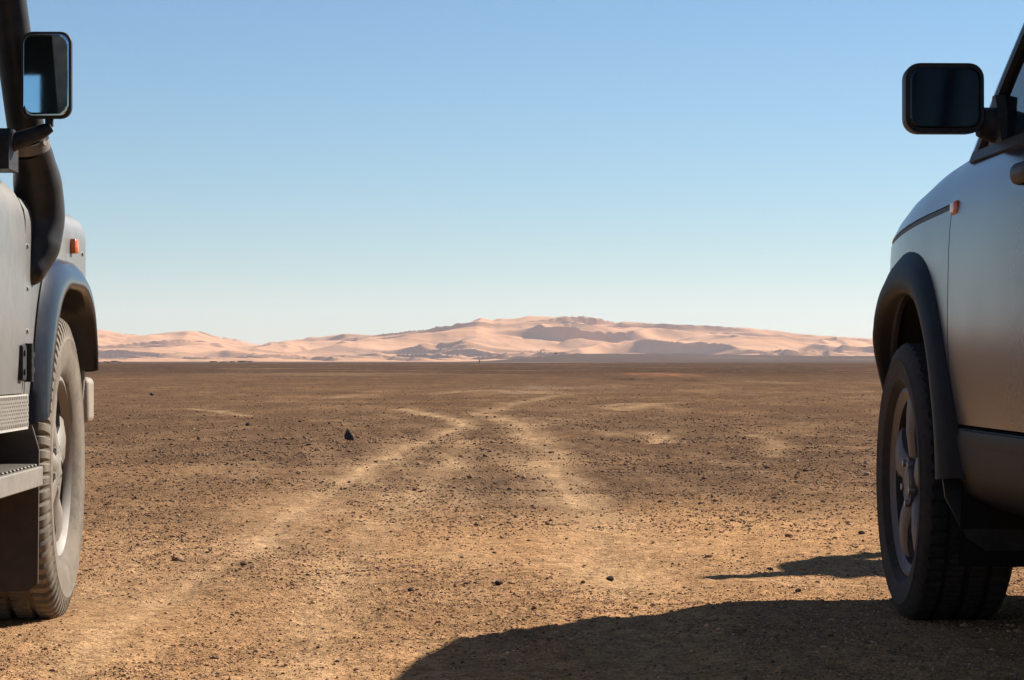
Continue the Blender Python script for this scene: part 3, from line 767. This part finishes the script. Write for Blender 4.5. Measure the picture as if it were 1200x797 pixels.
for y0 in (0.0, -2.555):
    for sg in (-1, 1):
        flare(fr, 'wheel_arch_trim', M['trim_plastic'], oF, lF, lambda y, z: hw(y, z), 0.908, 0.80, sg, y0, tuck=0.060)
        ln = MB(); ln.grid([[(sg * x, y0 + .50 * math.cos(math.pi * k / 24), .35 + .485 * math.sin(math.pi * k / 24)) for k in range(-3, 28)] for x in (.86, .50)])
        ln.grid([[(sg * .50, y0 + q * .50 * math.cos(math.pi * k / 24), .35 + q * .485 * math.sin(math.pi * k / 24)) for k in range(-3, 28)] for q in (1, .1)])
        ln.build('wheel_arch_liner', M['under'], fr)
        fl = MB(); P = [(-.885, .46), (-.66, .46), (-.66, .24), (-.70, .205), (-.80, .205), (-.845, .235), (-.893, .33), (-.902, .41)]
        fl.loft([[(sg * -x, y0 - .46 - (0.40 - z) * .12 + dy_, z) for x, z in P] for dy_ in (0, -.012)])
        fl.build('mud_flap', M['black_plastic'], fr)
        make_wheel(fr, sg * 0.800, y0, 0.352, 0.222, 0.226, sg, M['tyre'], M['alloy'], 5, 'road')
# greenhouse
PIL = [(1.125, -0.50), (1.25, -0.68), (1.40, -0.92), (1.55, -1.16), (1.64, -1.33), (1.69, -1.50)]     # z -> y of the windscreen pillar
def py_(z): return smooth_tab(PIL, z)
def sx(z): return smooth_tab([(1.10, .845), (1.13, .832), (1.25, .818), (1.40, .797), (1.55, .772), (1.66, .742), (1.70, .70)], z)
for sg in (-1, 1):
    pl = MB(); rows = []
    for k in range(19):
        z = 1.115 + (1.665 - 1.115) * k / 18; y = py_(z); x = sx(z)
        rows.append([(sg * (x - .055), y + .055, z + .012), (sg * (x - .022), y + .046, z + .010), (sg * (x + .002), y + .015, z), (sg * (x + .004), y - .030, z), (sg * (x - .02), y - .034, z), (sg * (x - .06), y + .01, z)])
    pl.loft(rows); pl.build('windscreen_pillar', M['paint_silver'], fr)
    tr = MB(); rows = []
    for k in range(19):
        z = 1.118 + (1.645 - 1.118) * k / 18; y = py_(z) - .033; x = sx(z)
        rows.append([(sg * (x - .012), y + .002, z), (sg * (x + .005), y, z), (sg * (x + .005), y - .036, z), (sg * (x - .004), y - .044, z), (sg * (x - .022), y - .04, z)])
    tr.loft(rows)
    tr.grid([[(sg * (sx(z) + .004), y, z) for z in (1.112, 1.136)] for y in ys_between(-3.2, py_(1.12) - .03, 8)])
    tr.grid([[(sg * (sx(z) + .004), y, z) for z in (1.625, 1.665)] for y in ys_between(-3.2, py_(1.645) - .03, 8)])
    for ya, yb in ((-1.54, -1.46), (-2.12, -2.02)):
        tr.grid([[(sg * (sx(z) + .003), y, z) for z in ys_between(1.12, 1.66, 8)] for y in (ya, yb)])
    tr.build('window_trim', M['black_plastic'], fr, solid=0.006)
    w1 = MB(); w1.grid([[(sg * (sx(z) - .006), ya, z) for ya in ys_between(-1.50, py_(z) - .05, 6)] for z in ys_between(1.12, 1.64, 10)])
    w1.build('side_window', M['glass'], fr)
    w2 = MB(); w2.grid([[(sg * (sx(z) - .006), ya, z) for ya in ys_between(-2.07, -1.50, 4)] for z in ys_between(1.12, 1.64, 8)]); w2.build('side_window', M['glass'], fr)
    w3 = MB(); w3.grid([[(sg * (sx(z) - .006), ya, z) for ya in ys_between(-3.05, -2.07, 4)] for z in ys_between(1.12, 1.64, 8)]); w3.build('side_window', M['glass'], fr)
    cp = MB(); cp.grid([[(sg * sx(z), ya, z) for ya in ys_between(-3.32 + .10 * (z - 1.1), -3.02, 4)] for z in ys_between(1.10, 1.66, 8)]); cp.build('rear_pillar', M['paint_silver'], fr, solid=0.02)
ws = MB(); rows = []
for k in range(13):
    z = 1.13 + .53 * k / 12; x = sx(z) - .03; y = py_(z) + .045; bg_ = .26 - .16 * k / 12
    rows.append([(x * q / 10, y + bg_ * (1 - (q / 10) ** 2), z + .03 * (1 - (q / 10) ** 2)) for q in range(-10, 11)])
ws.grid(rows); ws.build('windscreen', M['glass'], fr)
rf = MB(); rows = []
for y in ys_between(-3.30, -1.22, 16):
    zc = 1.745 - .06 * sstep(-1.55, -1.2, y) - .03 * sstep(-2.9, -3.3, y) if False else 1.735 - .055 * float(sstep(-1.65, -1.2, np.array(y)))
    half = [(.748, 1.652), (.735, 1.685), (.66, zc - .022), (.4, zc - .004), (0, zc)]
    P = path(half, 14); rows.append([(-p[0], y, p[1]) for p in P] + [(p[0], y, p[1]) for p in P[::-1]][1:])
rf.grid(rows); rf.build('roof', M['paint_silver'], fr, solid=0.02)
bw = MB(); bw.grid([[(sx(z) * .93 * q / 6, -3.36 + .10 * (z - 1.1), z) for q in range(-6, 7)] for z in ys_between(1.12, 1.66, 4)]); bw.build('rear_window', M['glass'], fr)
for sg in (-1, 1):
    hl = MB(); hl.rrect(sg * .58, .80, .80, .26, .15, -.08, .05); hl.build('headlamp', M['clear_lens'], fr)
    tl = MB(); tl.rrect(sg * .72, -3.46, .86, .16, .30, .08, .03); tl.build('tail_lamp', M['red_lens'], fr)
gl = MB(); gl.box(-.36, .36, .88, .905, .74, .84); gl.build('grille', M['black_plastic'], fr, bevel=.01)
# cabin
for sx_ in (-.37, .37):
    s_ = MB(); s_.loft([[(sx_ + a, -1.28 + b_, z) for a, b_ in ((-.24, .22), (-.2, .27), (.2, .27), (.24, .22), (.25, -.22), (-.25, -.22))] for z in (.62, .80)])
    s_.loft([[(sx_ + a * k, -1.50 - .22 * (z - .78) + b_, z) for a, b_ in ((-.22, .06), (-.16, .08), (.16, .08), (.22, .06), (.2, -.06), (-.2, -.06))] for z, k in ((.78, 1), (1.0, 1.08), (1.25, .98), (1.33, .8))])
    s_.loft([[(sx_ + a * k, -1.62 + b_, z) for a, b_ in ((-.12, .05), (.12, .05), (.12, -.04), (-.12, -.04))] for z, k in ((1.36, .9), (1.42, 1.05), (1.52, 1.0), (1.56, .7))])
    s_.build('seat', M['seat'], fr, bevel=.02)
db = MB(); db.loft([[(x, y, z) for y, z in ((-.42, .80), (-.36, 1.12), (-.58, 1.135), (-.80, 1.09), (-.84, .98), (-.74, .80))] for x in (-.76, -.3, .3, .76)]); db.build('dashboard', M['black_plastic'], fr, bevel=.02)
swm = MB(); c_ = Vector((-.37, -.95, 1.05)); ring = [c_ + .18 * (math.cos(2 * math.pi * k / 20) * Vector((1, 0, 0)) + math.sin(2 * math.pi * k / 20) * Vector((0, -.45, .9))) for k in range(21)]
swm.tube(ring, .014, 8, 2); swm.tube([c_ + Vector((-.17, 0, 0)), c_ + Vector((0, .03, 0)), c_ + Vector((.17, 0, 0))], .02, 8, 3); swm.tube([c_, c_ + Vector((0, .25, -.1))], .03, 8, 2)
swm.build('steering_wheel', M['black_plastic'], fr)
# door mirrors
for sg in (-1, 1):
    mc = Vector((sg * 0.955, -0.795, 1.236))
    mr = MB(); mr.rrect(mc.x, mc.y, mc.z, .178, .158, .10, .034, taper=.84)
    mr.tube([(sg * .87, -.765, 1.185), (sg * .835, -.76, 1.178), (sg * .80, -.755, 1.17)], [.034, .040, .046], 12, 4, flat=.8)
    mr.loft([[(sg * x, y, z) for y, z in ((-.70, 1.128), (-.745, 1.245), (-.775, 1.245), (-.845, 1.128))] for x in (.815, .838)])
    mo = mr.build('door_mirror', M['black_plastic'], fr)
    mg = MB(); rr_ = MB().rrect(mc.x, mc.y - .003, mc.z, .158, .134, .006, .024, taper=1.0)
    rr_.build('mirror_glass', M['mirror_dark'], mo)

# ------------------------------------------------------------------ left-hand car: grey utility
de = empty('grey_offroader', (CAR_L[0], CAR_L[1], 0), TH)
tag(de, 'dusty grey boxy off-roader with snorkel on the left', 'off-roader')
BX = 0.842
def dside(z): return smooth_tab([(.5, .832), (.7, .842), (.92, .842), (.98, .838), (1.03, .822), (1.065, .79), (1.085, .755), (1.10, .70)], z)
def wsec(y, zb):
    zs = [zb + (.98 - zb) * k / 10 for k in range(11)]
    pts = [(BX - (0.010 if z < .6 else 0) * (1 - (z - .5) / .1 if z < .6 else 0), z) for z in zs] + [(.838, 1.005), (.826, 1.028), (.802, 1.045), (.765, 1.058), (.70, 1.068), (.62, 1.075)]
    return pts
dlip = [(.450, .625), (.43, .69), (.37, .77), (.24, .825), (.05, .835), (-.10, .825), (-.23, .765), (-.33, .65), (-.405, .52)]
dout = [(.50, .62), (.49, .72), (.43, .83), (.28, .895), (.05, .905), (-.14, .90), (-.30, .855), (-.42, .71), (-.485, .50)]
dl = path(dlip[::-1], 80)
def darch(y): return float(np.interp(y, dl[:, 0], dl[:, 1] + .02, left=0, right=0))
ysw = [-.55 + GAP, -.50, -.45, -.41] + [float(v) for v in np.linspace(-.40, .45, 50)] + [.46, .47]
for sg in (-1, 1):
    wing = MB(); rows = [[(sg * a, y, z) for a, z in wsec(y, max(.53, darch(y)))] for y in ysw]
    e = rows[-1]
    rows += [[(x - sg * .006, .482, z) for x, y, z in e], [(x - sg * .02, .490, z - (.004 if z > .95 else 0)) for x, y, z in e], [(sg * .40, .492, z * .985) for x, y, z in e]]
    wing.grid(rows); wo = wing.build('wing', M['paint_grey'], de, solid=0.006, angle=45)
    for yy, zz in ((-.525, .62), (-.525, .72), (-.525, .82), (-.525, .92), (.40, .94), (-.05, .965)):
        bt = MB(); bt.lathe([(0, sg * (BX + .0085)), (.005, sg * (BX + .007)), (.0075, sg * (BX + .002))], 10, 0, yy, zz); bt.build('bolt', M['steel'], wo)
bo = MB(); rows = []
for y in ys_between(-.60, .50, 8):
    P = path([(.66, 1.055), (.645, 1.10), (.60, 1.125), (.3, 1.14), (0, 1.145)], 12); rows.append([(-p[0], y, p[1] - .02 * max(0, (y + .1))) for p in P] + [(p[0], y, p[1] - .02 * max(0, (y + .1))) for p in P[::-1]][1:])
bo.grid(rows); bo.build('bonnet', M['paint_grey'], de, solid=0.01)
gp = MB(); gp.box(-.44, .44, .44, .50, .60, 1.05); gp.build('grille', M['black_plastic'], de, bevel=.01)
for sg in (-1, 1):
    hl = MB(); hl.rrect(sg * .58, .50, .82, .19, .19, -.02, .09); hl.build('headlamp', M['clear_lens'], de)
    il = MB(); il.rrect(sg * (BX + .006), .18, .953, .014, .034, .045, .004)
    ind = MB(); ind.loft([[(sg * (BX + a), .200 + b_ * k, .952 + c_ * k) for b_, c_ in ((-.024, -.012), (-.018, -.019), (.018, -.019), (.024, -.012), (.024, .012), (.018, .019), (-.018, .019), (-.024, .012))] for a, k in ((-.004, 1.0), (.016, 1.0), (.020, .8))])
    ind.build('indicator_lamp', M['orange'], de)
# cab and tub sides
def dbody(mb, y0, y1, zb, sgs=(-1, 1), nn=6):
    zs = [zb + (.98 - zb) * k / 8 for k in range(9)] + [1.00, 1.02, 1.04, 1.055, 1.068, 1.078, 1.086]
    for sg in sgs:
        mb.grid([[(sg * dside(z), y, z) for z in zs] for y in ys_between(y0, y1, nn)])
for sg in (-1, 1):
    dd = MB(); dbody(dd, -1.42, -.580, .575, (sg,)); o = dd.build('front_door', M['paint_grey'], de, solid=0.014)
    hd = MB(); hd.tube([(sg * .83, -1.22, .98), (sg * .87, -1.25, .98), (sg * .87, -1.36, .98), (sg * .83, -1.38, .98)], .012, 10, 4); hd.build('door_handle', M['black_plastic'], o)
    for zz in (.646,):
        hg = MB(); hg.loft([[(sg * (BX + a), -.60 + b_ * k, zz + c_ * k) for b_, c_ in ((-.052, -.040), (-.006, -.043), (.004, -.034), (.004, .034), (-.006, .043), (-.052, .040))] for a, k in ((-.004, 1), (.010, 1), (.014, .94))])
        hg.loft([[(sg * (BX + a), -.525 + b_ * k, zz + c_ * k) for b_, c_ in ((-.028, -.036), (.030, -.030), (.034, 0), (.030, .030), (-.028, .036))] for a, k in ((-.004, 1), (.010, 1), (.014, .9))])
        hg.tube([(sg * (BX + .014), -.566, zz - .045), (sg * (BX + .014), -.566, zz + .045)], .011, 10, 2)
        for yy, z2 in ((-.632, .022), (-.632, -.022), (-.512, .018), (-.512, -.018)):
            hg.lathe([(0, sg * (BX + .019)), (.007, sg * (BX + .018)), (.008, sg * (BX + .012))], 10, 0, yy, zz + z2)
        hg.build('hinge', M['black_plastic'], o)
tub = MB(); dbody(tub, -3.42, -1.435, .575, nn=30)
tv = []
tub.grid([[(x, -3.42, z) for x in np.linspace(-dside(z), dside(z), 7)] for z in ys_between(.575, 1.08, 8)])
tub.build('body', M['paint_grey'], de, solid=0.014)
for sg in (-1, 1):
    sl_ = MB(); sl_.grid([[(sg * (dside(z) - .002), y, z) for z in ys_between(.56, 1.085, 14)] for y in (-.583, -.566)]); sl_.build('door_seal', M['black_plastic'], de, solid=.006)
    ap = MB(); dbody(ap, -.571, -.549, .53, (sg,), nn=1); ap.build('bulkhead_edge', M['paint_grey'], de, solid=.01)
inn = MB()
for sg in (-1, 1): inn.grid([[(sg * (dside(z) - .03), y, z) for z in ys_between(.55, 1.06, 6)] for y in ys_between(-3.35, -.53, 4)])
inn.box(-.80, .80, -.64, -.535, .56, 1.06); inn.build('inner_shell', M['under'], de)
# greenhouse
def gx(z): return smooth_tab([(1.08, .76), (1.12, .752), (1.8, .69), (1.86, .67)], z)
def wy(z): return -.66 - (z - 1.10) * .24
for sg in (-1, 1):
    pl = MB()
    pl.loft([[(sg * (gx(z) + .006), wy(z) - .05, z), (sg * (gx(z) + .006), wy(z) + .0, z), (sg * (gx(z) - .02), wy(z) + .022, z), (sg * (gx(z) - .07), wy(z) + .01, z), (sg * (gx(z) - .06), wy(z) - .05, z)] for z in ys_between(1.08, 1.84, 8)])
    pl.build('windscreen_pillar', M['black_plastic'], de)
    df = MB()
    df.loft([[(sg * (gx(z) + .008), wy(z) - .06, z), (sg * (gx(z) + .008), wy(z) - .10, z), (sg * (gx(z) - .03), wy(z) - .10, z), (sg * (gx(z) - .03), wy(z) - .06, z)] for z in ys_between(1.085, 1.80, 6)])
    df.loft([[(sg * (gx(z) + .008), -1.42, z), (sg * (gx(z) + .008), -1.36, z), (sg * (gx(z) - .03), -1.36, z), (sg * (gx(z) - .03), -1.42, z)] for z in ys_between(1.085, 1.80, 6)])
    df.loft([[(sg * (gx(z) + .008 - a), y, z) for z, a in ((1.77, 0), (1.81, 0), (1.81, .04), (1.77, .04))] for y in (-1.42, wy(1.79) - .06)])
    df.build('door_frame', M['black_plastic'], de)
    w2 = MB(); w2.grid([[(sg * (gx(z) - .004), y, z) for y in ys_between(-2.28, -1.60, 4)] for z in ys_between(1.20, 1.72, 4)]); w2.build('side_window', M['glass_clear'], de)
    cs = MB()
    for za, zb_ in ((1.08, 1.20), (1.72, 1.86)): cs.grid([[(sg * gx(z), y, z) for z in ys_between(za, zb_, 3)] for y in ys_between(-3.42, -1.42, 4)])
    for ya, yb in ((-3.42, -2.28), (-1.60, -1.42)): cs.grid([[(sg * gx(z), y, z) for z in ys_between(1.20, 1.72, 3)] for y in (ya, yb)])
    cs.build('cab_side', M['paint_grey'], de, solid=.02)
ws = MB(); ws.grid([[(x, wy(z) + .02, z) for x in np.linspace(-gx(z) + .05, gx(z) - .05, 5)] for z in ys_between(1.14, 1.80, 4)]); ws.build('windscreen', M['glass'], de)
rf = MB(); rows = []
for y in ys_between(-3.46, -.76, 10):
    P = path([(.715, 1.83), (.705, 1.90), (.62, 1.945), (.3, 1.965), (0, 1.97)], 12); rows.append([(-p[0], y, p[1]) for p in P] + [(p[0], y, p[1]) for p in P[::-1]][1:])
rf.grid(rows); rf.grid([rows[0], [(x, y, 1.82) for x, y, z in rows[0]]]); rf.grid([rows[-1], [(x, y, 1.82) for x, y, z in rows[-1]]])
rf.build('roof', M['paint_grey'], de, solid=.015)
rd = MB(); rd.grid([[(x, -3.43, z) for x in np.linspace(-gx(z), gx(z), 5)] for z in (1.08, 1.50)]); rd.grid([[(x, -3.43, z) for x in np.linspace(-gx(z), gx(z), 5)] for z in (1.645, 1.86)])
rd.grid([[(x, -3.43, z) for x in (-.09, .09)] for z in (1.50, 1.645)])
for q in (-1, 1): rd.grid([[(q * x, -3.43, z) for x in (.42, gx(z))] for z in (1.50, 1.645)])
rd.build('tail_door', M['paint_grey'], de, solid=.02)
for q in (-1, 1):
    tw = MB(); tw.grid([[(q * x, -3.43, z) for x in (.09, .25, .42)] for z in (1.50, 1.57, 1.645)]); tw.build('tail_window', M['glass_clear'], de)
cw = MB(); rows = [[(x, y, z) for y, z in ((-.50, 1.10), (-.62, 1.16), (-.70, 1.12), (-.70, 1.06), (-.52, 1.05))] for x in (-.76, 0, .76)]; cw.loft(rows); cw.build('scuttle', M['black_plastic'], de)
for x0 in (-.42, .42):
    s_ = MB(); s_.box(x0 - .23, x0 + .23, -1.5, -1.05, .75, .95); s_.box(x0 - .23, x0 + .23, -1.62, -1.50, .92, 1.16); s_.box(x0 - .13, x0 + .13, -1.62, -1.54, 1.14, 1.26); s_.build('seat', M['seat'], de, bevel=.04)
db = MB(); db.box(-.70, .70, -.86, -.66, .85, 1.12); db.build('dashboard', M['black_plastic'], de, bevel=.03)
# arch eyebrows, liners, wheels, flaps
for y0, nm in ((0.0, 'f'), (-2.79, 'r')):
    for sg in (-1, 1):
        flare(de, 'wheel_arch_trim', M['gloss_black'], dout, dlip, BX, 0.876, 0.78, sg, y0, bulge=0.016)
        ln = MB(); P = path([(p[0] * 1.04, p[1] + .015) for p in dlip], 40)
        ln.grid([[(sg * x, y0 + p[0], p[1]) for p in P] for x in (.86, .50)]); ln.grid([[(sg * .5, y0 + p[0], p[1]) for p in P], [(sg * .5, y0, .5) for p in P]])
        ln.build('wheel_arch_liner', M['under'], de)
        make_wheel(de, sg * .744, y0, .385, .228, .222, sg, M['tyre_dusty'], M['alloy_dusty'], 5, 'off', 0.014 if y0 == 0 else 0)
        fl = MB(); P = [(.56, .50), (.56, .12), (.575, .107), (.845, .107), (.868, .125), (.868, .44), (.85, .50)]
        fl.loft([[(sg * x, y0 - .475 + a - (.5 - z) * .05, z) for x, z in P] for a in (0, -.010)])
        rim_ = [(.565, .12), (.58, .112), (.845, .112), (.862, .128), (.862, .44)]
        fl.build('mud_flap', M['rubber_brown'], de)
ub = MB(); ub.box(-.48, .48, -3.3, .40, .42, .60); ub.box(-.40, .40, -.6, .45, .5, 1.02); ub.tube([(-.72, 0, .38), (.72, 0, .38)], .05, 12, 2); ub.tube([(-.72, -2.79, .38), (.72, -2.79, .38)], .05, 12, 2); ub.box(-.80, .80, -3.3, -.62, .54, .60); ub.box(-.72, .72, -.56, -.53, .52, 1.0)
ub.build('underbody', M['under'], de)
bp = MB(); bp.box(-.80, .80, .50, .60, .485, .60); bpo = bp.build('front_bumper', M['black_plastic'], de, bevel=.012)
for sg in (-1, 1):
    cpb = MB(); x0, x1 = sorted((sg * .803, sg * .852)); cpb.box(x0, x1, .485, .605, .478, .605); cpb.build('bumper_end', M['bumper_cap'], bpo, bevel=.018)
# chequer sill plate with raised bars, side step
for sg in (-1, 1):
    sp = MB(); x0, x1 = sorted((sg * .800, sg * .846)); sp.box(x0, x1, -1.50, -.512, .490, .572)
    k = 0
    for yy in np.arange(-1.488, -.515, .0125):
        k += 1
        for zz in (.503, .520, .537, .554):
            zz += .008 * (k % 2); t_ = 0
            sp.loft([[(sg * (.846 + a), yy + b_ * k2, zz + (t_ * b_ / .006) * k2 + c_) for b_, c_ in ((-.0028, -.0065), (.0028, -.0065), (.0028, .0065), (-.0028, .0065))] for a, k2 in ((-.001, 1.0), (.003, .8))])
    sp.build('sill_plate', M['chequer'], de)
    ss = MB(); x0, x1 = sorted((sg * .70, sg * .880)); ss.box(x0, x1, -2.3, -.505, .356, .402)
    for yy in np.arange(-2.25, -.52, .05): ss.box(*sorted((sg * .72, sg * .870)), yy, yy + .02, .402, .408)
    for yy in (-.8, -1.6, -2.2): ss.box(*sorted((sg * .45, sg * .72)), yy, yy + .05, .36, .40)
    ss.build('side_step', M['step'], de, bevel=.012)
# snorkel
sn = MB()
sn.tube([(.815, -.455, .842), (.838, -.435, .87), (.850, -.40, .93), (.853, -.385, 1.00), (.852, -.41, 1.07), (.848, -.455, 1.13), (.842, -.49, 1.16)], [.020, .040, .055, .060, .058, .050, .047], 20, 8)
sn.tube([(.842, -.49, 1.16), (.828, -.57, 1.34), (.806, -.655, 1.60), (.788, -.71, 1.80), (.780, -.73, 1.87)], [.044, .043, .042, .042, .046], 18, 8)
sn.tube([(.780, -.73, 1.85), (.778, -.73, 1.93), (.776, -.70, 2.02), (.776, -.66, 2.05)], [.046, .062, .075, .070], 18, 5)
sno = sn.build('snorkel', M['snorkel'], de, angle=30)
for pa, pb, r_ in (((.8425, -.487, 1.150), (.8405, -.497, 1.172), .0515), ((.8095, -.645, 1.555), (.8085, -.649, 1.570), .0465)):
    cb = MB(); cb.tube([pa, pb], [r_, r_], 20, 1); cb.tube([(pa[0] + r_ * .7, pa[1] - r_ * .8, pa[2] + .01), (pa[0] + r_ * .9, pa[1] - r_ * .95, pa[2] + .012)], .006, 8, 1)
    cb.build('clamp', M['clamp'], sno, angle=30)
# wing mirror and bracket
for sg in (-1, 1):
    mm = MB(); mm.rrect(sg * .914, -.685, 1.305, .116, .201, .045, .026, taper=.8)
    mm.tube([(sg * .918, -.665, 1.215), (sg * .918, -.665, 1.188)], .010, 10, 2)
    mm.tube([(sg * .922, -.665, 1.188), (sg * .895, -.67, 1.174), (sg * .85, -.68, 1.156), (sg * .80, -.69, 1.135)], [.012, .017, .020, .026], 12, 5)
    mm.loft([[(sg * x, y, z) for y, z in ((-.62, 1.085), (-.62, 1.150), (-.66, 1.180), (-.72, 1.180), (-.75, 1.160), (-.75, 1.085))] for x in (.74, .828, .840)])
    mo = mm.build('wing_mirror', M['black_plastic'], de, angle=40, bevel=.006)
    mg = MB().rrect(0, -.003, 0, .103, .186, .006, .020, taper=1.0)
    mgo = mg.build('mirror_glass', M['mirror'], mo); mgo.location = (sg * .914, -.690, 1.305); mgo.rotation_euler = (R(-.2), 0, -sg * R(5.55))

# ------------------------------------------------------------------ a bystander ahead of the silver car (his shadow reaches the gravel)
def person(x, y, rz):
    bm = bmesh.new(); lay = bm.verts.layers.skin.verify()
    def v(p, r, root=False):
        q = bm.verts.new(p); q[lay].radius = (r, r) if not isinstance(r, tuple) else r; q[lay].use_root = root; return q
    def chain(vs_):
        for a, b_ in zip(vs_[:-1], vs_[1:]): bm.edges.new((a, b_))
    pel = v((0, 0, .95), (.16, .12), True); ab = v((0, .01, 1.12), (.145, .11)); chs = v((0, .01, 1.34), (.17, .115)); nk = v((0, 0, 1.50), .055); hd = v((0, .015, 1.58), (.07, .08)); tp = v((0, .015, 1.70), (.065, .085))
    chain([pel, ab, chs, nk, hd, tp])
    for sg in (-1, 1):
        chain([chs, v((sg * .19, 0, 1.42), .065), v((sg * .26, -.01, 1.15), .05), v((sg * .27, .05, .92), .036), v((sg * .27, .08, .84), .034), v((sg * .265, .10, .76), .022)])
        chain([pel, v((sg * .10, 0, .84), .098), v((sg * .12, .01, .50), .066), v((sg * .13, 0, .12), .046), v((sg * .13, .03, .045), .045), v((sg * .14, .17, .035), .038)])
    me = bpy.data.meshes.new('person'); bm.to_mesh(me); bm.free(); me.materials.append(M['cloth'])
    o = bpy.data.objects.new('person', me); col.objects.link(o)
    m_ = o.modifiers.new('skin', 'SKIN'); m_.use_smooth_shade = True
    o.modifiers.new('sub', 'SUBSURF').render_levels = 2
    o.location = (x, y, 0); o.rotation_euler = (0, 0, rz)
    h_ = MB(); rows = []
    for k in range(9):
        a = math.pi / 2 * k / 8; r_ = math.cos(a)
        rows.append([(.085 * r_ * math.cos(2 * math.pi * q / 16), -.005 + .10 * r_ * math.sin(2 * math.pi * q / 16), 1.665 + .115 * math.sin(a)) for q in range(16)])
    h_.grid(rows, True); h_.build('hair', M['hair'], o)
    return o
pp = person(2.72, 9.55, R(120))
tag(pp, 'person in dark clothes standing ahead of the silver car', 'person')
